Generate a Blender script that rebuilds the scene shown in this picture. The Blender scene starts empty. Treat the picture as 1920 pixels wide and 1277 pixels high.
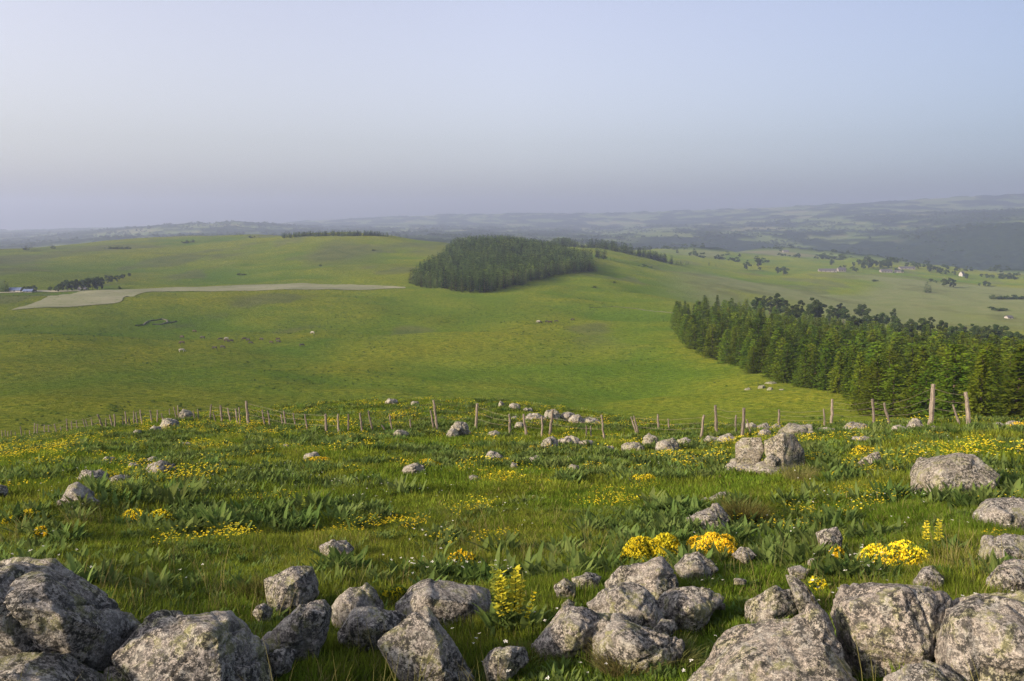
import bpy, bmesh, math, random
import numpy as np
from mathutils import Vector, Matrix

random.seed(7)
RNG = np.random.default_rng(7)
SC = bpy.context.scene
COL = SC.collection
R = math.radians

# ------------------------------------------------------------------ camera
FPX, CX, CY, HOR = 1600.0, 960.0, 638.5, 418.0       # focal length and centre in photograph pixels, row of the horizon
PITCH = math.atan((CY - HOR) / FPX)
cam_d = bpy.data.cameras.new('camera')
cam_d.sensor_width = 36.0
cam_d.lens = FPX / 1920.0 * 36.0
cam_d.clip_start = 0.05
cam_d.clip_end = 80000.0
cam = bpy.data.objects.new('camera', cam_d)
COL.objects.link(cam)
cam.location = (0, 0, 0)
cam.rotation_euler = (math.pi / 2 - PITCH, 0, 0)
SC.camera = cam
CP, SP = math.cos(PITCH), math.sin(PITCH)


def ray(px, py):
    """world direction seen at a photograph pixel"""
    xc = (np.asarray(px, float) - CX) / FPX
    yc = (CY - np.asarray(py, float)) / FPX
    return np.stack([xc + 0 * yc, CP + yc * SP, -SP + yc * CP], -1)


def az_slope(px, py):
    d = ray(px, py)
    h = np.hypot(d[..., 0], d[..., 1])
    return np.arctan2(d[..., 0], d[..., 1]), d[..., 2] / h


# ------------------------------------------------------------------ noise
_P = np.random.default_rng(3).permutation(512)
_P = np.concatenate([_P, _P, _P])
_G = np.random.default_rng(4).normal(size=(512, 3))
_G /= np.linalg.norm(_G, axis=1)[:, None]


def perlin(p):
    p = np.asarray(p, float)
    i = np.floor(p).astype(np.int64)
    f = p - i
    u = f * f * f * (f * (f * 6 - 15) + 10)
    i &= 511
    out = 0
    for a in (0, 1):
        for b in (0, 1):
            for c in (0, 1):
                h = _P[_P[_P[(i[..., 0] + a) & 511] + ((i[..., 1] + b) & 511)] + ((i[..., 2] + c) & 511)] & 511
                g = _G[h]
                n = g[..., 0] * (f[..., 0] - a) + g[..., 1] * (f[..., 1] - b) + g[..., 2] * (f[..., 2] - c)
                w = (u[..., 0] if a else 1 - u[..., 0]) * (u[..., 1] if b else 1 - u[..., 1]) * (u[..., 2] if c else 1 - u[..., 2])
                out = out + n * w
    return out


def fbm(p, octv=4, gain=.5):
    p = np.asarray(p, float)
    s, a = 0, 1.0
    for k in range(octv):
        s = s + a * perlin(p * 2 ** k + 17.3 * k)
        a *= gain
    return s


def n2(x, y, lam, seed=0.0, octv=1):
    return fbm(np.stack([x / lam, y / lam, np.full_like(x, seed + .37)], -1), octv)


def sstep(a, b, x):
    t = np.clip((x - a) / (b - a), 0, 1)
    return t * t * (3 - 2 * t)


def pchip(x, y, xi):
    x = np.asarray(x, float); y = np.asarray(y, float); xi = np.clip(xi, x[0], x[-1])
    h = np.diff(x); s = np.diff(y) / h
    m = np.zeros_like(y)
    for k in range(1, len(x) - 1):
        if s[k - 1] * s[k] > 0:
            w1, w2 = 2 * h[k] + h[k - 1], h[k] + 2 * h[k - 1]
            m[k] = (w1 + w2) / (w1 / s[k - 1] + w2 / s[k])
    m[0], m[-1] = s[0], s[-1]
    k = np.clip(np.searchsorted(x, xi) - 1, 0, len(x) - 2)
    t = (xi - x[k]) / h[k]
    return ((1 + 2 * t) * (1 - t) ** 2 * y[k] + t * (1 - t) ** 2 * h[k] * m[k] + t * t * (3 - 2 * t) * y[k + 1] + t * t * (t - 1) * h[k] * m[k + 1])


# ------------------------------------------------------------------ terrain: profiles of (distance, photograph row) per bearing
NEARZ = [(0.6, -1.72), (1.5, -1.9), (2.6, -2.25), (4.0, -2.68)]
PROF = {
    0: [(5.3, 1277), (8.2, 1103), (12, 1003), (19, 906), (30, 858), (50, 836), (85, 822), (120, 838), (160, 838), (205, 814), (280, 757), (380, 700), (500, 640), (720, 578), (900, 546),
        (1050, 527), (1250, 503), (1600, 481), (2000, 466), (3000, 480), (4500, 466), (8000, 444), (11000, 432)],
    300: [(5.3, 1277), (8.2, 1101), (12, 1001), (19, 904), (29, 850), (42, 812), (58, 785), (80, 796), (120, 818), (170, 802), (235, 779), (370, 700), (500, 640), (620, 602), (790, 560),
          (900, 545), (1050, 527), (1250, 503), (1650, 472), (2000, 455), (2300, 447), (3200, 455), (5000, 447), (7000, 426), (8500, 430), (11000, 427)],
    470: [(5.3, 1277), (8.2, 1100), (12, 1000), (19, 902), (27, 850), (38, 810), (52, 780), (62, 770), (90, 790), (130, 805), (180, 792), (255, 768), (370, 700), (500, 640), (620, 602), (790, 560),
          (880, 546), (1000, 527), (1250, 495), (1650, 462), (2000, 446), (2200, 441), (3200, 452), (5000, 444), (7000, 419), (8500, 428), (11000, 423)],
    640: [(5.3, 1277), (8.2, 1100), (12, 1000), (19, 900), (26, 850), (34, 815), (46, 778), (62, 755), (85, 770), (130, 792), (190, 780), (280, 752), (370, 700), (500, 640), (620, 600), (780, 560),
          (860, 545), (980, 522), (1200, 489), (1500, 460), (1800, 441), (2600, 452), (5000, 442), (7000, 432), (9000, 424), (11000, 412)],
    900: [(5.3, 1277), (8.2, 1100), (12, 1000), (19, 900), (26, 850), (34, 815), (46, 775), (62, 751), (85, 768), (130, 790), (190, 780), (290, 748), (370, 700), (500, 640), (620, 600), (800, 549),
          (1000, 515), (1250, 482), (1450, 465), (1600, 458), (2100, 466), (5000, 443), (7000, 432), (9000, 423), (11000, 402)],
    1115: [(5.3, 1277), (8.2, 1100), (12, 1000), (19, 900), (26, 852), (34, 822), (44, 796), (56, 776), (75, 785), (110, 803), (170, 798), (262, 773), (370, 705), (500, 642), (620, 603), (800, 558),
           (1000, 522), (1150, 505), (1300, 491), (1700, 467), (1900, 462), (2500, 472), (5000, 448), (7000, 436), (9000, 424), (11000, 400)],
    1270: [(5.3, 1277), (8.2, 1100), (12, 1000), (19, 900), (26, 853), (33, 826), (40, 806), (48, 798), (70, 808), (110, 818), (160, 808), (225, 786), (300, 745), (370, 705), (480, 648), (620, 603),
           (800, 567), (1100, 533), (1500, 508), (2000, 490), (2600, 475), (3000, 468), (3600, 494), (4500, 466), (5500, 440), (7000, 430), (9000, 420), (11000, 396)],
    1450: [(5.3, 1277), (8.2, 1100), (12, 1000), (18, 900), (25, 853), (31, 826), (38, 808), (45, 801), (65, 812), (110, 822), (170, 800), (250, 765), (320, 727), (400, 690), (600, 630),
           (850, 592), (1200, 556), (1700, 525), (2300, 500), (3000, 478), (3400, 468), (4000, 500), (4600, 474), (5300, 448), (6500, 432), (8500, 412), (11000, 389)],
    1650: [(5.3, 1277), (8.2, 1100), (12, 1000), (17, 900), (23, 853), (28, 826), (34, 806), (41, 799), (60, 810), (110, 818), (170, 800), (240, 772), (350, 728), (500, 682), (700, 642),
           (1000, 602), (1400, 562), (2000, 522), (2600, 500), (3100, 487), (3600, 520), (4300, 490), (5000, 448), (6200, 434), (7500, 408), (8300, 402), (11000, 378)],
    1920: [(5.3, 1277), (8.2, 1100), (12, 1000), (17, 900), (22, 853), (27, 826), (32, 803), (38, 796), (58, 806), (110, 815), (170, 798), (240, 775), (350, 735), (500, 692), (700, 652),
           (950, 617), (1300, 581), (1900, 545), (2600, 519), (3000, 512), (3400, 545), (4000, 508), (4800, 427), (6000, 413), (7200, 397), (8500, 400), (11000, 365)],
}
NAZ, NLD = 260, 420
LD0, LD1 = math.log(0.6), math.log(11000.0)
_ld = np.linspace(LD0, LD1, NLD)
_cols_az, _cols = [], []
for px_, pr in PROF.items():
    dd = [a for a, b in NEARZ] + [a for a, b in pr]
    azs, sl = az_slope(np.full(len(pr), px_), np.array([b for a, b in pr], float))
    ss = [b / a for a, b in NEARZ] + list(sl)
    _cols_az.append(az_slope(px_, 640)[0])
    _cols.append(pchip(np.log(dd), ss, _ld))
_cols_az = np.array([-math.radians(75)] + _cols_az + [math.radians(75)])
_cols = np.array([_cols[0]] + _cols + [_cols[-1]])
_az = np.linspace(_cols_az[0], _cols_az[-1], NAZ)
TAB = np.stack([pchip(_cols_az, _cols[:, k], _az) for k in range(NLD)], 1)      # slope table [azimuth, log distance]


def base_slope(az, d):
    a = np.clip((az - _az[0]) / (_az[-1] - _az[0]) * (NAZ - 1), 0, NAZ - 1.001)
    l = np.clip((np.log(np.maximum(d, .6)) - LD0) / (LD1 - LD0) * (NLD - 1), 0, NLD - 1.001)
    i, j = a.astype(int), l.astype(int)
    fa, fl = a - i, l - j
    return (TAB[i, j] * (1 - fa) * (1 - fl) + TAB[i + 1, j] * fa * (1 - fl) + TAB[i, j + 1] * (1 - fa) * fl + TAB[i + 1, j + 1] * fa * fl)


def WOOD(x, y):
    """how wooded the far land is (0..1)"""
    d = np.hypot(x, y); az = np.degrees(np.arctan2(x, y))
    g = sstep(3250, 3600, d) * (1 - sstep(4950 + 900 * n2(x, y, 900, 5), 5250 + 900 * n2(x, y, 900, 5), d)) * sstep(6.0, 9.5, az)      # the gorge
    g = g * (1 - .8 * sstep(.12, .2, n2(x, y, 700, 9, 2)) * sstep(4500, 4800, d) * (1 - sstep(22, 25, az)))
    top = sstep(6000, 6400, d) * (1 - sstep(8200, 8700, d)) * sstep(23.5, 28, az) * .9
    n = n2(x * 1.0, y * .55, 260, 21, 3)
    pl = sstep(.08, .16, n) * sstep(2600, 4200, d)
    pl = pl * (1 - .0 * az)
    left = sstep(.10, .2, n2(x, y * .6, 330, 33, 3)) * sstep(2400, 3000, d)
    return np.clip(np.maximum(np.maximum(g, top), np.maximum(pl, left)), 0, 1)


def HT(x, y, wood=False):
    x = np.asarray(x, float); y = np.asarray(y, float)
    d = np.hypot(x, y); az = np.arctan2(x, y)
    z = base_slope(az, d) * d
    nr = 1 - sstep(60, 110, d)
    z = z + nr * sstep(2.5, 6, d) * (.12 * n2(x, y, 5.0, 1, 2) + .15 * n2(x, y, 1.9, 2, 2))
    fr = sstep(120, 300, d) * (1 - sstep(2200, 3200, d))
    z = z + fr * (4.2 * n2(x, y * 1.3, 85, 3, 2) + 9.0 * n2(x * .8, y, 200, 4, 1) + .55 * n2(x, y, 24, 5, 2))
    ff = sstep(3000, 4200, d)
    z = z + ff * (10 * n2(x, y, 800, 6, 2))
    if wood:
        w = WOOD(x, y)
        z = z + w * (13 + 9 * perlin(np.stack([x / 28, y / 28, 0 * x], -1)) + 8 * n2(x, y, 70, 8, 1)) * sstep(2400, 3300, d)
    return z


_DD = np.exp(np.linspace(math.log(2.0), math.log(10900), 2600))


def ground_at(px, py, dmin=2.0, dmax=10900, nearest=False):
    """first point of the terrain seen at a photograph pixel (or the point passing closest over it)"""
    d = ray(px, py); h = math.hypot(d[0], d[1]); ux, uy, s = d[0] / h, d[1] / h, d[2] / h
    dd = _DD[(_DD >= dmin) & (_DD <= dmax)]
    gap = s * dd - HT(ux * dd, uy * dd)
    k = np.nonzero(gap <= 0)[0]
    if len(k) and k[0] > 0:
        k = k[0]; t = gap[k - 1] / (gap[k - 1] - gap[k]); D = dd[k - 1] + t * (dd[k] - dd[k - 1])
    elif len(k):
        D = dd[0]
    else:
        D = dd[np.argmin(gap / dd)]
    x, y = ux * D, uy * D
    return Vector((x, y, float(HT(np.array([x]), np.array([y]))[0]))), D


def at_dist(px, py, D):
    """point at horizontal distance D along the ray of a pixel"""
    d = ray(px, py); h = math.hypot(d[0], d[1])
    return Vector((d[0] / h * D, d[1] / h * D, d[2] / h * D))


def to_px(p):
    x, y, z = p[0], p[1], p[2]
    f = y * CP - z * SP; u = y * SP + z * CP
    return CX + x / f * FPX, CY - u / f * FPX


def zat(x, y):
    return float(HT(np.array([float(x)]), np.array([float(y)]))[0])


# ------------------------------------------------------------------ objects
def link(o, parent=None):
    COL.objects.link(o)
    if parent is not None:
        o.parent = parent
    return o


def tag(o, label=None, cat=None, group=None, kind=None):
    if label: o['label'] = label
    if cat: o['category'] = cat
    if group: o['group'] = group
    if kind: o['kind'] = kind
    return o


def mesh_from(name, v, faces, mat=None, smooth=False):
    m = bpy.data.meshes.new(name)
    v = np.asarray(v, np.float32)
    if isinstance(faces, np.ndarray):
        nf, k = faces.shape
        m.vertices.add(len(v)); m.vertices.foreach_set('co', v.ravel())
        m.loops.add(nf * k); m.loops.foreach_set('vertex_index', faces.astype(np.int32).ravel())
        m.polygons.add(nf); m.polygons.foreach_set('loop_start', np.arange(0, nf * k, k, dtype=np.int32))
        m.polygons.foreach_set('loop_total', np.full(nf, k, np.int32))
        m.update(calc_edges=True)
    else:
        m.from_pydata([tuple(map(float, p)) for p in v], [], faces); m.update()
    if mat: m.materials.append(mat)
    if smooth: m.polygons.foreach_set('use_smooth', np.ones(len(m.polygons), bool))
    return m


def mobj(name, mesh, parent=None, loc=None):
    o = bpy.data.objects.new(name, mesh)
    link(o, parent)
    if loc is not None: o.location = loc
    return o


def empty(name, loc, rz=0.0):
    o = bpy.data.objects.new(name, None)
    o.empty_display_size = .2
    link(o); o.location = loc; o.rotation_euler = (0, 0, rz)
    return o


def copy_tree(root, loc, rz=0.0, scl=(1, 1, 1), tilt=(0, 0)):
    r = root.copy(); COL.objects.link(r)
    r.location = loc; r.rotation_euler = (tilt[0], tilt[1], rz); r.scale = scl
    for ch in list(root.children):
        if ch.name.split('.')[0] == '': continue
        c = ch.copy(); COL.objects.link(c); c.parent = r
        for g in list(ch.children):
            e = g.copy(); COL.objects.link(e); e.parent = c
    return r


class MB:
    """collects quads and triangles for one mesh"""
    def __init__(self):
        self.v, self.f, self.mi = [], [], []

    def quad(self, a, b, c, d, mi=0):
        n = len(self.v); self.v += [a, b, c, d]; self.f.append((n, n + 1, n + 2, n + 3)); self.mi.append(mi)

    def tri(self, a, b, c, mi=0):
        n = len(self.v); self.v += [a, b, c]; self.f.append((n, n + 1, n + 2)); self.mi.append(mi)

    def tube(self, pts, radii, seg=6, mi=0, cap=True):
        pts = [Vector(p) for p in pts]; rings = []
        for i, p in enumerate(pts):
            t = (pts[min(i + 1, len(pts) - 1)] - pts[max(i - 1, 0)]).normalized()
            a = t.orthogonal().normalized() if abs(t.z) < .95 else Vector((1, 0, 0)); a = (a - t * a.dot(t)).normalized(); b = t.cross(a)
            n = len(self.v)
            for k in range(seg):
                w = 2 * math.pi * k / seg
                self.v.append(p + (a * math.cos(w) + b * math.sin(w)) * radii[i])
            rings.append(n)
        for i in range(len(rings) - 1):
            for k in range(seg):
                k2 = (k + 1) % seg
                self.f.append((rings[i] + k, rings[i] + k2, rings[i + 1] + k2, rings[i + 1] + k)); self.mi.append(mi)
        if cap:
            self.f.append(tuple(rings[-1] + k for k in range(seg))); self.mi.append(mi)
            self.f.append(tuple(rings[0] + k for k in reversed(range(seg)))); self.mi.append(mi)

    def mesh(self, name, mats, smooth=False):
        m = bpy.data.meshes.new(name)
        m.from_pydata([tuple(p) for p in self.v], [], self.f); m.update()
        for x in (mats if isinstance(mats, (list, tuple)) else [mats]): m.materials.append(x)
        m.polygons.foreach_set('material_index', np.array(self.mi, np.int32))
        if smooth: m.polygons.foreach_set('use_smooth', np.ones(len(m.polygons), bool))
        return m


# ------------------------------------------------------------------ materials
def new_mat(name):
    m = bpy.data.materials.new(name); m.use_nodes = True
    nt = m.node_tree
    for n in list(nt.nodes): nt.nodes.remove(n)
    out = nt.nodes.new('ShaderNodeOutputMaterial')
    return m, nt, out


def nd(nt, typ, ins=None, **kw):
    n = nt.nodes.new(typ)
    for k, v in kw.items(): setattr(n, k, v)
    for k, v in (ins or {}).items():
        if hasattr(v, 'is_linked') or isinstance(v, bpy.types.NodeSocket): nt.links.new(v, n.inputs[k])
        else: n.inputs[k].default_value = v
    return n


def ramp(nt, fac, stops, interp='LINEAR'):
    n = nt.nodes.new('ShaderNodeValToRGB'); e = n.color_ramp.elements
    n.color_ramp.interpolation = interp
    while len(e) < len(stops): e.new(0.5)
    for q, (p, c) in zip(e, stops):
        q.position = p; q.color = (*c, 1) if len(c) == 3 else c
    nt.links.new(fac, n.inputs[0])
    return n.outputs[0]


def g(v): return (v, v, v)


def noise(nt, vec, scale, detail=4, rough=.55, dist=0.0, typ='ShaderNodeTexNoise'):
    n = nd(nt, typ, {'Vector': vec, 'Scale': scale, 'Detail': detail, 'Roughness': rough, 'Distortion': dist})
    return n.outputs[0]


def mixc(nt, fac, a, b, blend='MIX'):
    n = nd(nt, 'ShaderNodeMix', data_type='RGBA', blend_type=blend)
    for i, v in ((0, fac), (6, a), (7, b)):
        if isinstance(v, bpy.types.NodeSocket): nt.links.new(v, n.inputs[i])
        elif i == 0: n.inputs[0].default_value = v
        else: n.inputs[i].default_value = (*v, 1)
    return n.outputs[2]


def leafy(nt, out, col, trans=.3, gloss=0.0):
    d = nd(nt, 'ShaderNodeBsdfDiffuse', {'Color': col}); t = nd(nt, 'ShaderNodeBsdfTranslucent', {'Color': col})
    m = nd(nt, 'ShaderNodeMixShader', {0: trans, 1: d.outputs[0], 2: t.outputs[0]})
    if gloss:
        gl = nd(nt, 'ShaderNodeBsdfGlossy', {'Color': (1, 1, 1, 1), 'Roughness': .45})
        m = nd(nt, 'ShaderNodeMixShader', {0: gloss, 1: m.outputs[0], 2: gl.outputs[0]})
    nt.links.new(m.outputs[0], out.inputs[0])


def leaf_mat(name, c1, c2, var=.35, trans=.3, gloss=0.0, pscale=.5, c3=None, hue=.012):
    """foliage: two tones mixed by place, brightness varied per object and by a fine noise"""
    m, nt, out = new_mat(name)
    geo = nd(nt, 'ShaderNodeNewGeometry'); oi = nd(nt, 'ShaderNodeObjectInfo')
    f = noise(nt, geo.outputs['Position'], pscale, 3)
    c = mixc(nt, ramp(nt, f, [(.35, g(0)), (.65, g(1))]), c1, c2)
    if c3:
        f3 = noise(nt, geo.outputs['Position'], pscale * 6, 2)
        c = mixc(nt, ramp(nt, f3, [(.52, g(0)), (.7, g(.8))]), c, c3)
    lo, hi = 1 - var, 1 + var
    b = nd(nt, 'ShaderNodeMapRange', {'Value': oi.outputs['Random'], 'To Min': lo, 'To Max': hi})
    ia = nd(nt, 'ShaderNodeAttribute', attribute_name='rnd', attribute_type='INSTANCER')
    rsum = nd(nt, 'ShaderNodeMath', {0: nd(nt, 'ShaderNodeMath', {0: oi.outputs['Random'], 1: ia.outputs['Fac']}, operation='ADD').outputs[0]}, operation='FRACT').outputs[0]
    nt.links.new(rsum, b.inputs['Value'])
    r2 = nd(nt, 'ShaderNodeMath', {0: nd(nt, 'ShaderNodeMath', {0: rsum, 1: 7.31}, operation='MULTIPLY').outputs[0]}, operation='FRACT')
    h = nd(nt, 'ShaderNodeMapRange', {'Value': r2.outputs[0], 'To Min': .5 - hue, 'To Max': .5 + hue})
    hs = nd(nt, 'ShaderNodeHueSaturation', {'Color': c, 'Value': b.outputs[0], 'Hue': h.outputs[0]})
    leafy(nt, out, hs.outputs[0], trans, gloss)
    return m


def plain_mat(name, col, col2=None, scale=20.0, rough=.9):
    m, nt, out = new_mat(name)
    tc = nd(nt, 'ShaderNodeTexCoord')
    c = mixc(nt, ramp(nt, noise(nt, tc.outputs['Object'], scale, 4), [(.35, g(0)), (.65, g(1))]), col, col2 or tuple(x * .7 for x in col))
    b = nd(nt, 'ShaderNodeBsdfPrincipled', {'Base Color': c, 'Roughness': rough})
    nt.links.new(b.outputs[0], out.inputs[0])
    return m


M = {}
# ------------------------------------------------------------------ ground materials
def ground_near_mat():
    m, nt, out = new_mat('meadow_soil')
    P = nd(nt, 'ShaderNodeNewGeometry').outputs['Position']
    a = noise(nt, P, .22, 4); b = noise(nt, P, 9, 5, .7)
    c = mixc(nt, ramp(nt, a, [(.38, g(0)), (.62, g(1))]), (.06, .10, .012), (.10, .13, .018))
    c = mixc(nt, ramp(nt, b, [(.3, g(0)), (.7, g(1))]), (.028, .045, .010), c)
    d = nd(nt, 'ShaderNodeBsdfDiffuse', {'Color': c})
    bp = nd(nt, 'ShaderNodeBump', {'Height': b, 'Strength': .8, 'Distance': .06})
    nt.links.new(bp.outputs[0], d.inputs['Normal'])
    nt.links.new(d.outputs[0], out.inputs[0])
    return m


def pasture_mat():
    m, nt, out = new_mat('pasture_grass')
    P = nd(nt, 'ShaderNodeNewGeometry').outputs['Position']
    st = nd(nt, 'ShaderNodeVectorMath', {0: P, 1: (1, .55, 1)}, operation='MULTIPLY').outputs[0]
    big = noise(nt, st, .0075, 4, .5, .8); mid = noise(nt, P, .035, 5, .6, .8); fine = noise(nt, P, .42, 5, .8); tuft = noise(nt, P, .22, 4, .65, .5)
    c = mixc(nt, ramp(nt, big, [(.36, g(0)), (.62, g(1))]), (.066, .112, .014), (.134, .152, .019))
    c = mixc(nt, ramp(nt, mid, [(.40, g(0)), (.66, g(.75))]), c, (.132, .145, .017))
    fs = nd(nt, 'ShaderNodeSeparateColor', {0: nd(nt, 'ShaderNodeAttribute', attribute_name='form').outputs['Color']})
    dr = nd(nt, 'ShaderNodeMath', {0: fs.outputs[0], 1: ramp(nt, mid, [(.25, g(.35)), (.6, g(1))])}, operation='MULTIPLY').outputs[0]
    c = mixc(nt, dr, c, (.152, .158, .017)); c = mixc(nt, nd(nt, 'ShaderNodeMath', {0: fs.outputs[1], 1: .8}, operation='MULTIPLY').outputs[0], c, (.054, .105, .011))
    c = mixc(nt, ramp(nt, tuft, [(.45, g(0)), (.68, g(.7))]), c, (.052, .092, .009))
    c = mixc(nt, ramp(nt, fine, [(.42, g(0)), (.66, g(.85))]), c, (.030, .056, .006))
    sep = nd(nt, 'ShaderNodeAttribute', attribute_name='cover')
    sx = nd(nt, 'ShaderNodeSeparateColor', {0: sep.outputs['Color']})
    dry = mixc(nt, ramp(nt, mid, [(.3, g(0)), (.7, g(1))]), (.105, .118, .058), (.08, .105, .04))
    c = mixc(nt, sx.outputs[1], c, dry)
    scrub = mixc(nt, ramp(nt, noise(nt, P, .05, 4), [(.4, g(0)), (.6, g(1))]), (.055, .070, .030), (.08, .09, .035))
    c = mixc(nt, sx.outputs[2], c, scrub)
    d = nd(nt, 'ShaderNodeBsdfDiffuse', {'Color': c, 'Roughness': .6})
    bp = nd(nt, 'ShaderNodeBump', {'Height': fine, 'Strength': .8, 'Distance': .8})
    bp2 = nd(nt, 'ShaderNodeBump', {'Height': tuft, 'Strength': .7, 'Distance': 1.6, 'Normal': bp.outputs[0]})
    nt.links.new(bp2.outputs[0], d.inputs['Normal'])
    nt.links.new(d.outputs[0], out.inputs[0])
    return m


def hills_mat():
    m, nt, out = new_mat('far_land')
    P = nd(nt, 'ShaderNodeNewGeometry').outputs['Position']
    vor = nd(nt, 'ShaderNodeTexVoronoi', {'Vector': nd(nt, 'ShaderNodeVectorMath', {0: P, 1: (1, .8, 0)}, operation='MULTIPLY').outputs[0], 'Scale': .0042, 'Randomness': .9})
    c = ramp(nt, nd(nt, 'ShaderNodeSeparateColor', {0: vor.outputs['Color']}).outputs[0],
             [(0, (.085, .12, .04)), (.35, (.10, .135, .048)), (.6, (.12, .145, .06)), (.85, (.15, .15, .08)), (1, (.11, .135, .05))], 'CONSTANT')
    c = mixc(nt, ramp(nt, noise(nt, P, .02, 4), [(.4, g(0)), (.7, g(.5))]), c, (.07, .10, .03))
    att = nd(nt, 'ShaderNodeAttribute', attribute_name='cover')
    sx = nd(nt, 'ShaderNodeSeparateColor', {0: att.outputs['Color']})
    wood = mixc(nt, ramp(nt, noise(nt, P, .04, 4), [(.4, g(0)), (.6, g(1))]), (.010, .020, .012), (.022, .036, .018))
    c = mixc(nt, sx.outputs[0], c, wood)
    d = nd(nt, 'ShaderNodeBsdfDiffuse', {'Color': c})
    nt.links.new(d.outputs[0], out.inputs[0])
    return m


def line_dist(line, X, Y):
    ps = [ground_at(*p, dmin=150)[0] for p in line]; best = np.full(X.shape, 1e9)
    for a, c in zip(ps, ps[1:]):
        dx, dy = c.x - a.x, c.y - a.y; t = np.clip(((X - a.x) * dx + (Y - a.y) * dy) / (dx * dx + dy * dy), 0, 1)
        best = np.minimum(best, np.hypot(X - a.x - t * dx, Y - a.y - t * dy))
    return best


# dry grassy ridges (positive) and lush hollows (negative) of the pasture
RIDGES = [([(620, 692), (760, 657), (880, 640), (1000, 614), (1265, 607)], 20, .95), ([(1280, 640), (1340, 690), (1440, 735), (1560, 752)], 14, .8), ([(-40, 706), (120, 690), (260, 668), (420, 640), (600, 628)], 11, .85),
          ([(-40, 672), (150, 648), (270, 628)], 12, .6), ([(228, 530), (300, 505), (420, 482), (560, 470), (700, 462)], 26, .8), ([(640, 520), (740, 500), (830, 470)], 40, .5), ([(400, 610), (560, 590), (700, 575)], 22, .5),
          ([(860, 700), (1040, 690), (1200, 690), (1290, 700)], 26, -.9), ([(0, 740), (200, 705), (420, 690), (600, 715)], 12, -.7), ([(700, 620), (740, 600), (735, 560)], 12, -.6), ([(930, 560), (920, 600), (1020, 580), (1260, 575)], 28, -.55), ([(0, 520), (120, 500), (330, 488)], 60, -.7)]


# ------------------------------------------------------------------ ground: one continuous sheet in three rings (meadow hill, pasture, far hills)
az_list = np.concatenate([np.arange(-180, -42, 4.0), np.arange(-42, 42.001, .16), np.arange(46, 180, 4.0)])
az_list = np.append(az_list, 180.0)
rings = {'ground': np.exp(np.linspace(math.log(.6), math.log(150), 330)),
         'pasture': np.exp(np.linspace(math.log(150), math.log(2900), 330)),
         'hills': np.concatenate([np.exp(np.linspace(math.log(2900), math.log(11000), 300)), [12500.0]])}
for nm, dl in rings.items():
    A, D = np.meshgrid(np.radians(az_list), dl, indexing='ij')
    X, Y = np.sin(A) * D, np.cos(A) * D
    Z = HT(X, Y, wood=True)
    if nm == 'hills': Z[:, -1] -= 160
    na, nd_ = A.shape
    v = np.stack([X, Y, Z], -1).reshape(-1, 3)
    i, j = np.meshgrid(np.arange(na - 1), np.arange(nd_ - 1), indexing='ij')
    k = (i * nd_ + j).ravel()
    f = np.stack([k, k + 1, k + nd_ + 1, k + nd_], 1)[:, ::-1]
    me = mesh_from(nm, v, f, {'ground': ground_near_mat, 'pasture': pasture_mat, 'hills': hills_mat}[nm](), True)
    if nm == 'ground':      # close the disc round the camera's feet
        pass
    if nm != 'ground':
        ca = me.color_attributes.new('cover', 'FLOAT_COLOR', 'POINT')
        w = WOOD(X, Y)
        azd = np.degrees(A)
        dry = sstep(.02, .2, n2(X, Y * .5, 420, 44, 2) + .12 * sstep(12, 26, azd) * sstep(900, 1600, D)) * sstep(600, 1100, D) * sstep(8, 14, azd) \
            + .5 * sstep(.05, .25, n2(X, Y * .5, 300, 47, 2)) * sstep(900, 1500, D) * (1 - sstep(-12, -4, azd))
        scr = sstep(.04, .22, n2(X, Y * .45, 330, 91, 3)) * sstep(950, 1250, D) * (1 - sstep(-8, 2, azd)) * .85 + sstep(.2, .34, n2(X, Y * .5, 90, 92, 3)) * sstep(420, 600, D) * .7
        cc = np.stack([w, np.clip(dry, 0, 1), np.clip(scr, 0, 1), 0 * w + 1], -1).reshape(-1).astype(np.float32)
        ca.data.foreach_set('color', cc)
        if nm == 'pasture':
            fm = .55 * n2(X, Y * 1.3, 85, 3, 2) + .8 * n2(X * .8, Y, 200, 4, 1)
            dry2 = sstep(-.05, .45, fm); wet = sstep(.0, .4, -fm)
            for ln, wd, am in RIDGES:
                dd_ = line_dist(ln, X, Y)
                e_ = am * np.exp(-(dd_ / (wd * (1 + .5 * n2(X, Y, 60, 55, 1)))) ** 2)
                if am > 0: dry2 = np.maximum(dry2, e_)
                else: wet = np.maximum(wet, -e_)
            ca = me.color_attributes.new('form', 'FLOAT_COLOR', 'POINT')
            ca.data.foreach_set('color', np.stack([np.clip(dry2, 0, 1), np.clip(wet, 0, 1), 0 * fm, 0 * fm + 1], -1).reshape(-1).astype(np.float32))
    tag(mobj(nm, me), kind='structure')
# hub that closes the sheet below the camera
hv = [(math.sin(a) * .62, math.cos(a) * .62, zat(math.sin(a) * .62, math.cos(a) * .62)) for a in np.radians(az_list[:-1])]
hm = mesh_from('soil', hv + [(0, 0, -1.70)], [(len(hv), i, (i + 1) % len(hv)) for i in range(len(hv))], bpy.data.materials['meadow_soil'])
tag(mobj('soil', hm), kind='structure')


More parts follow.
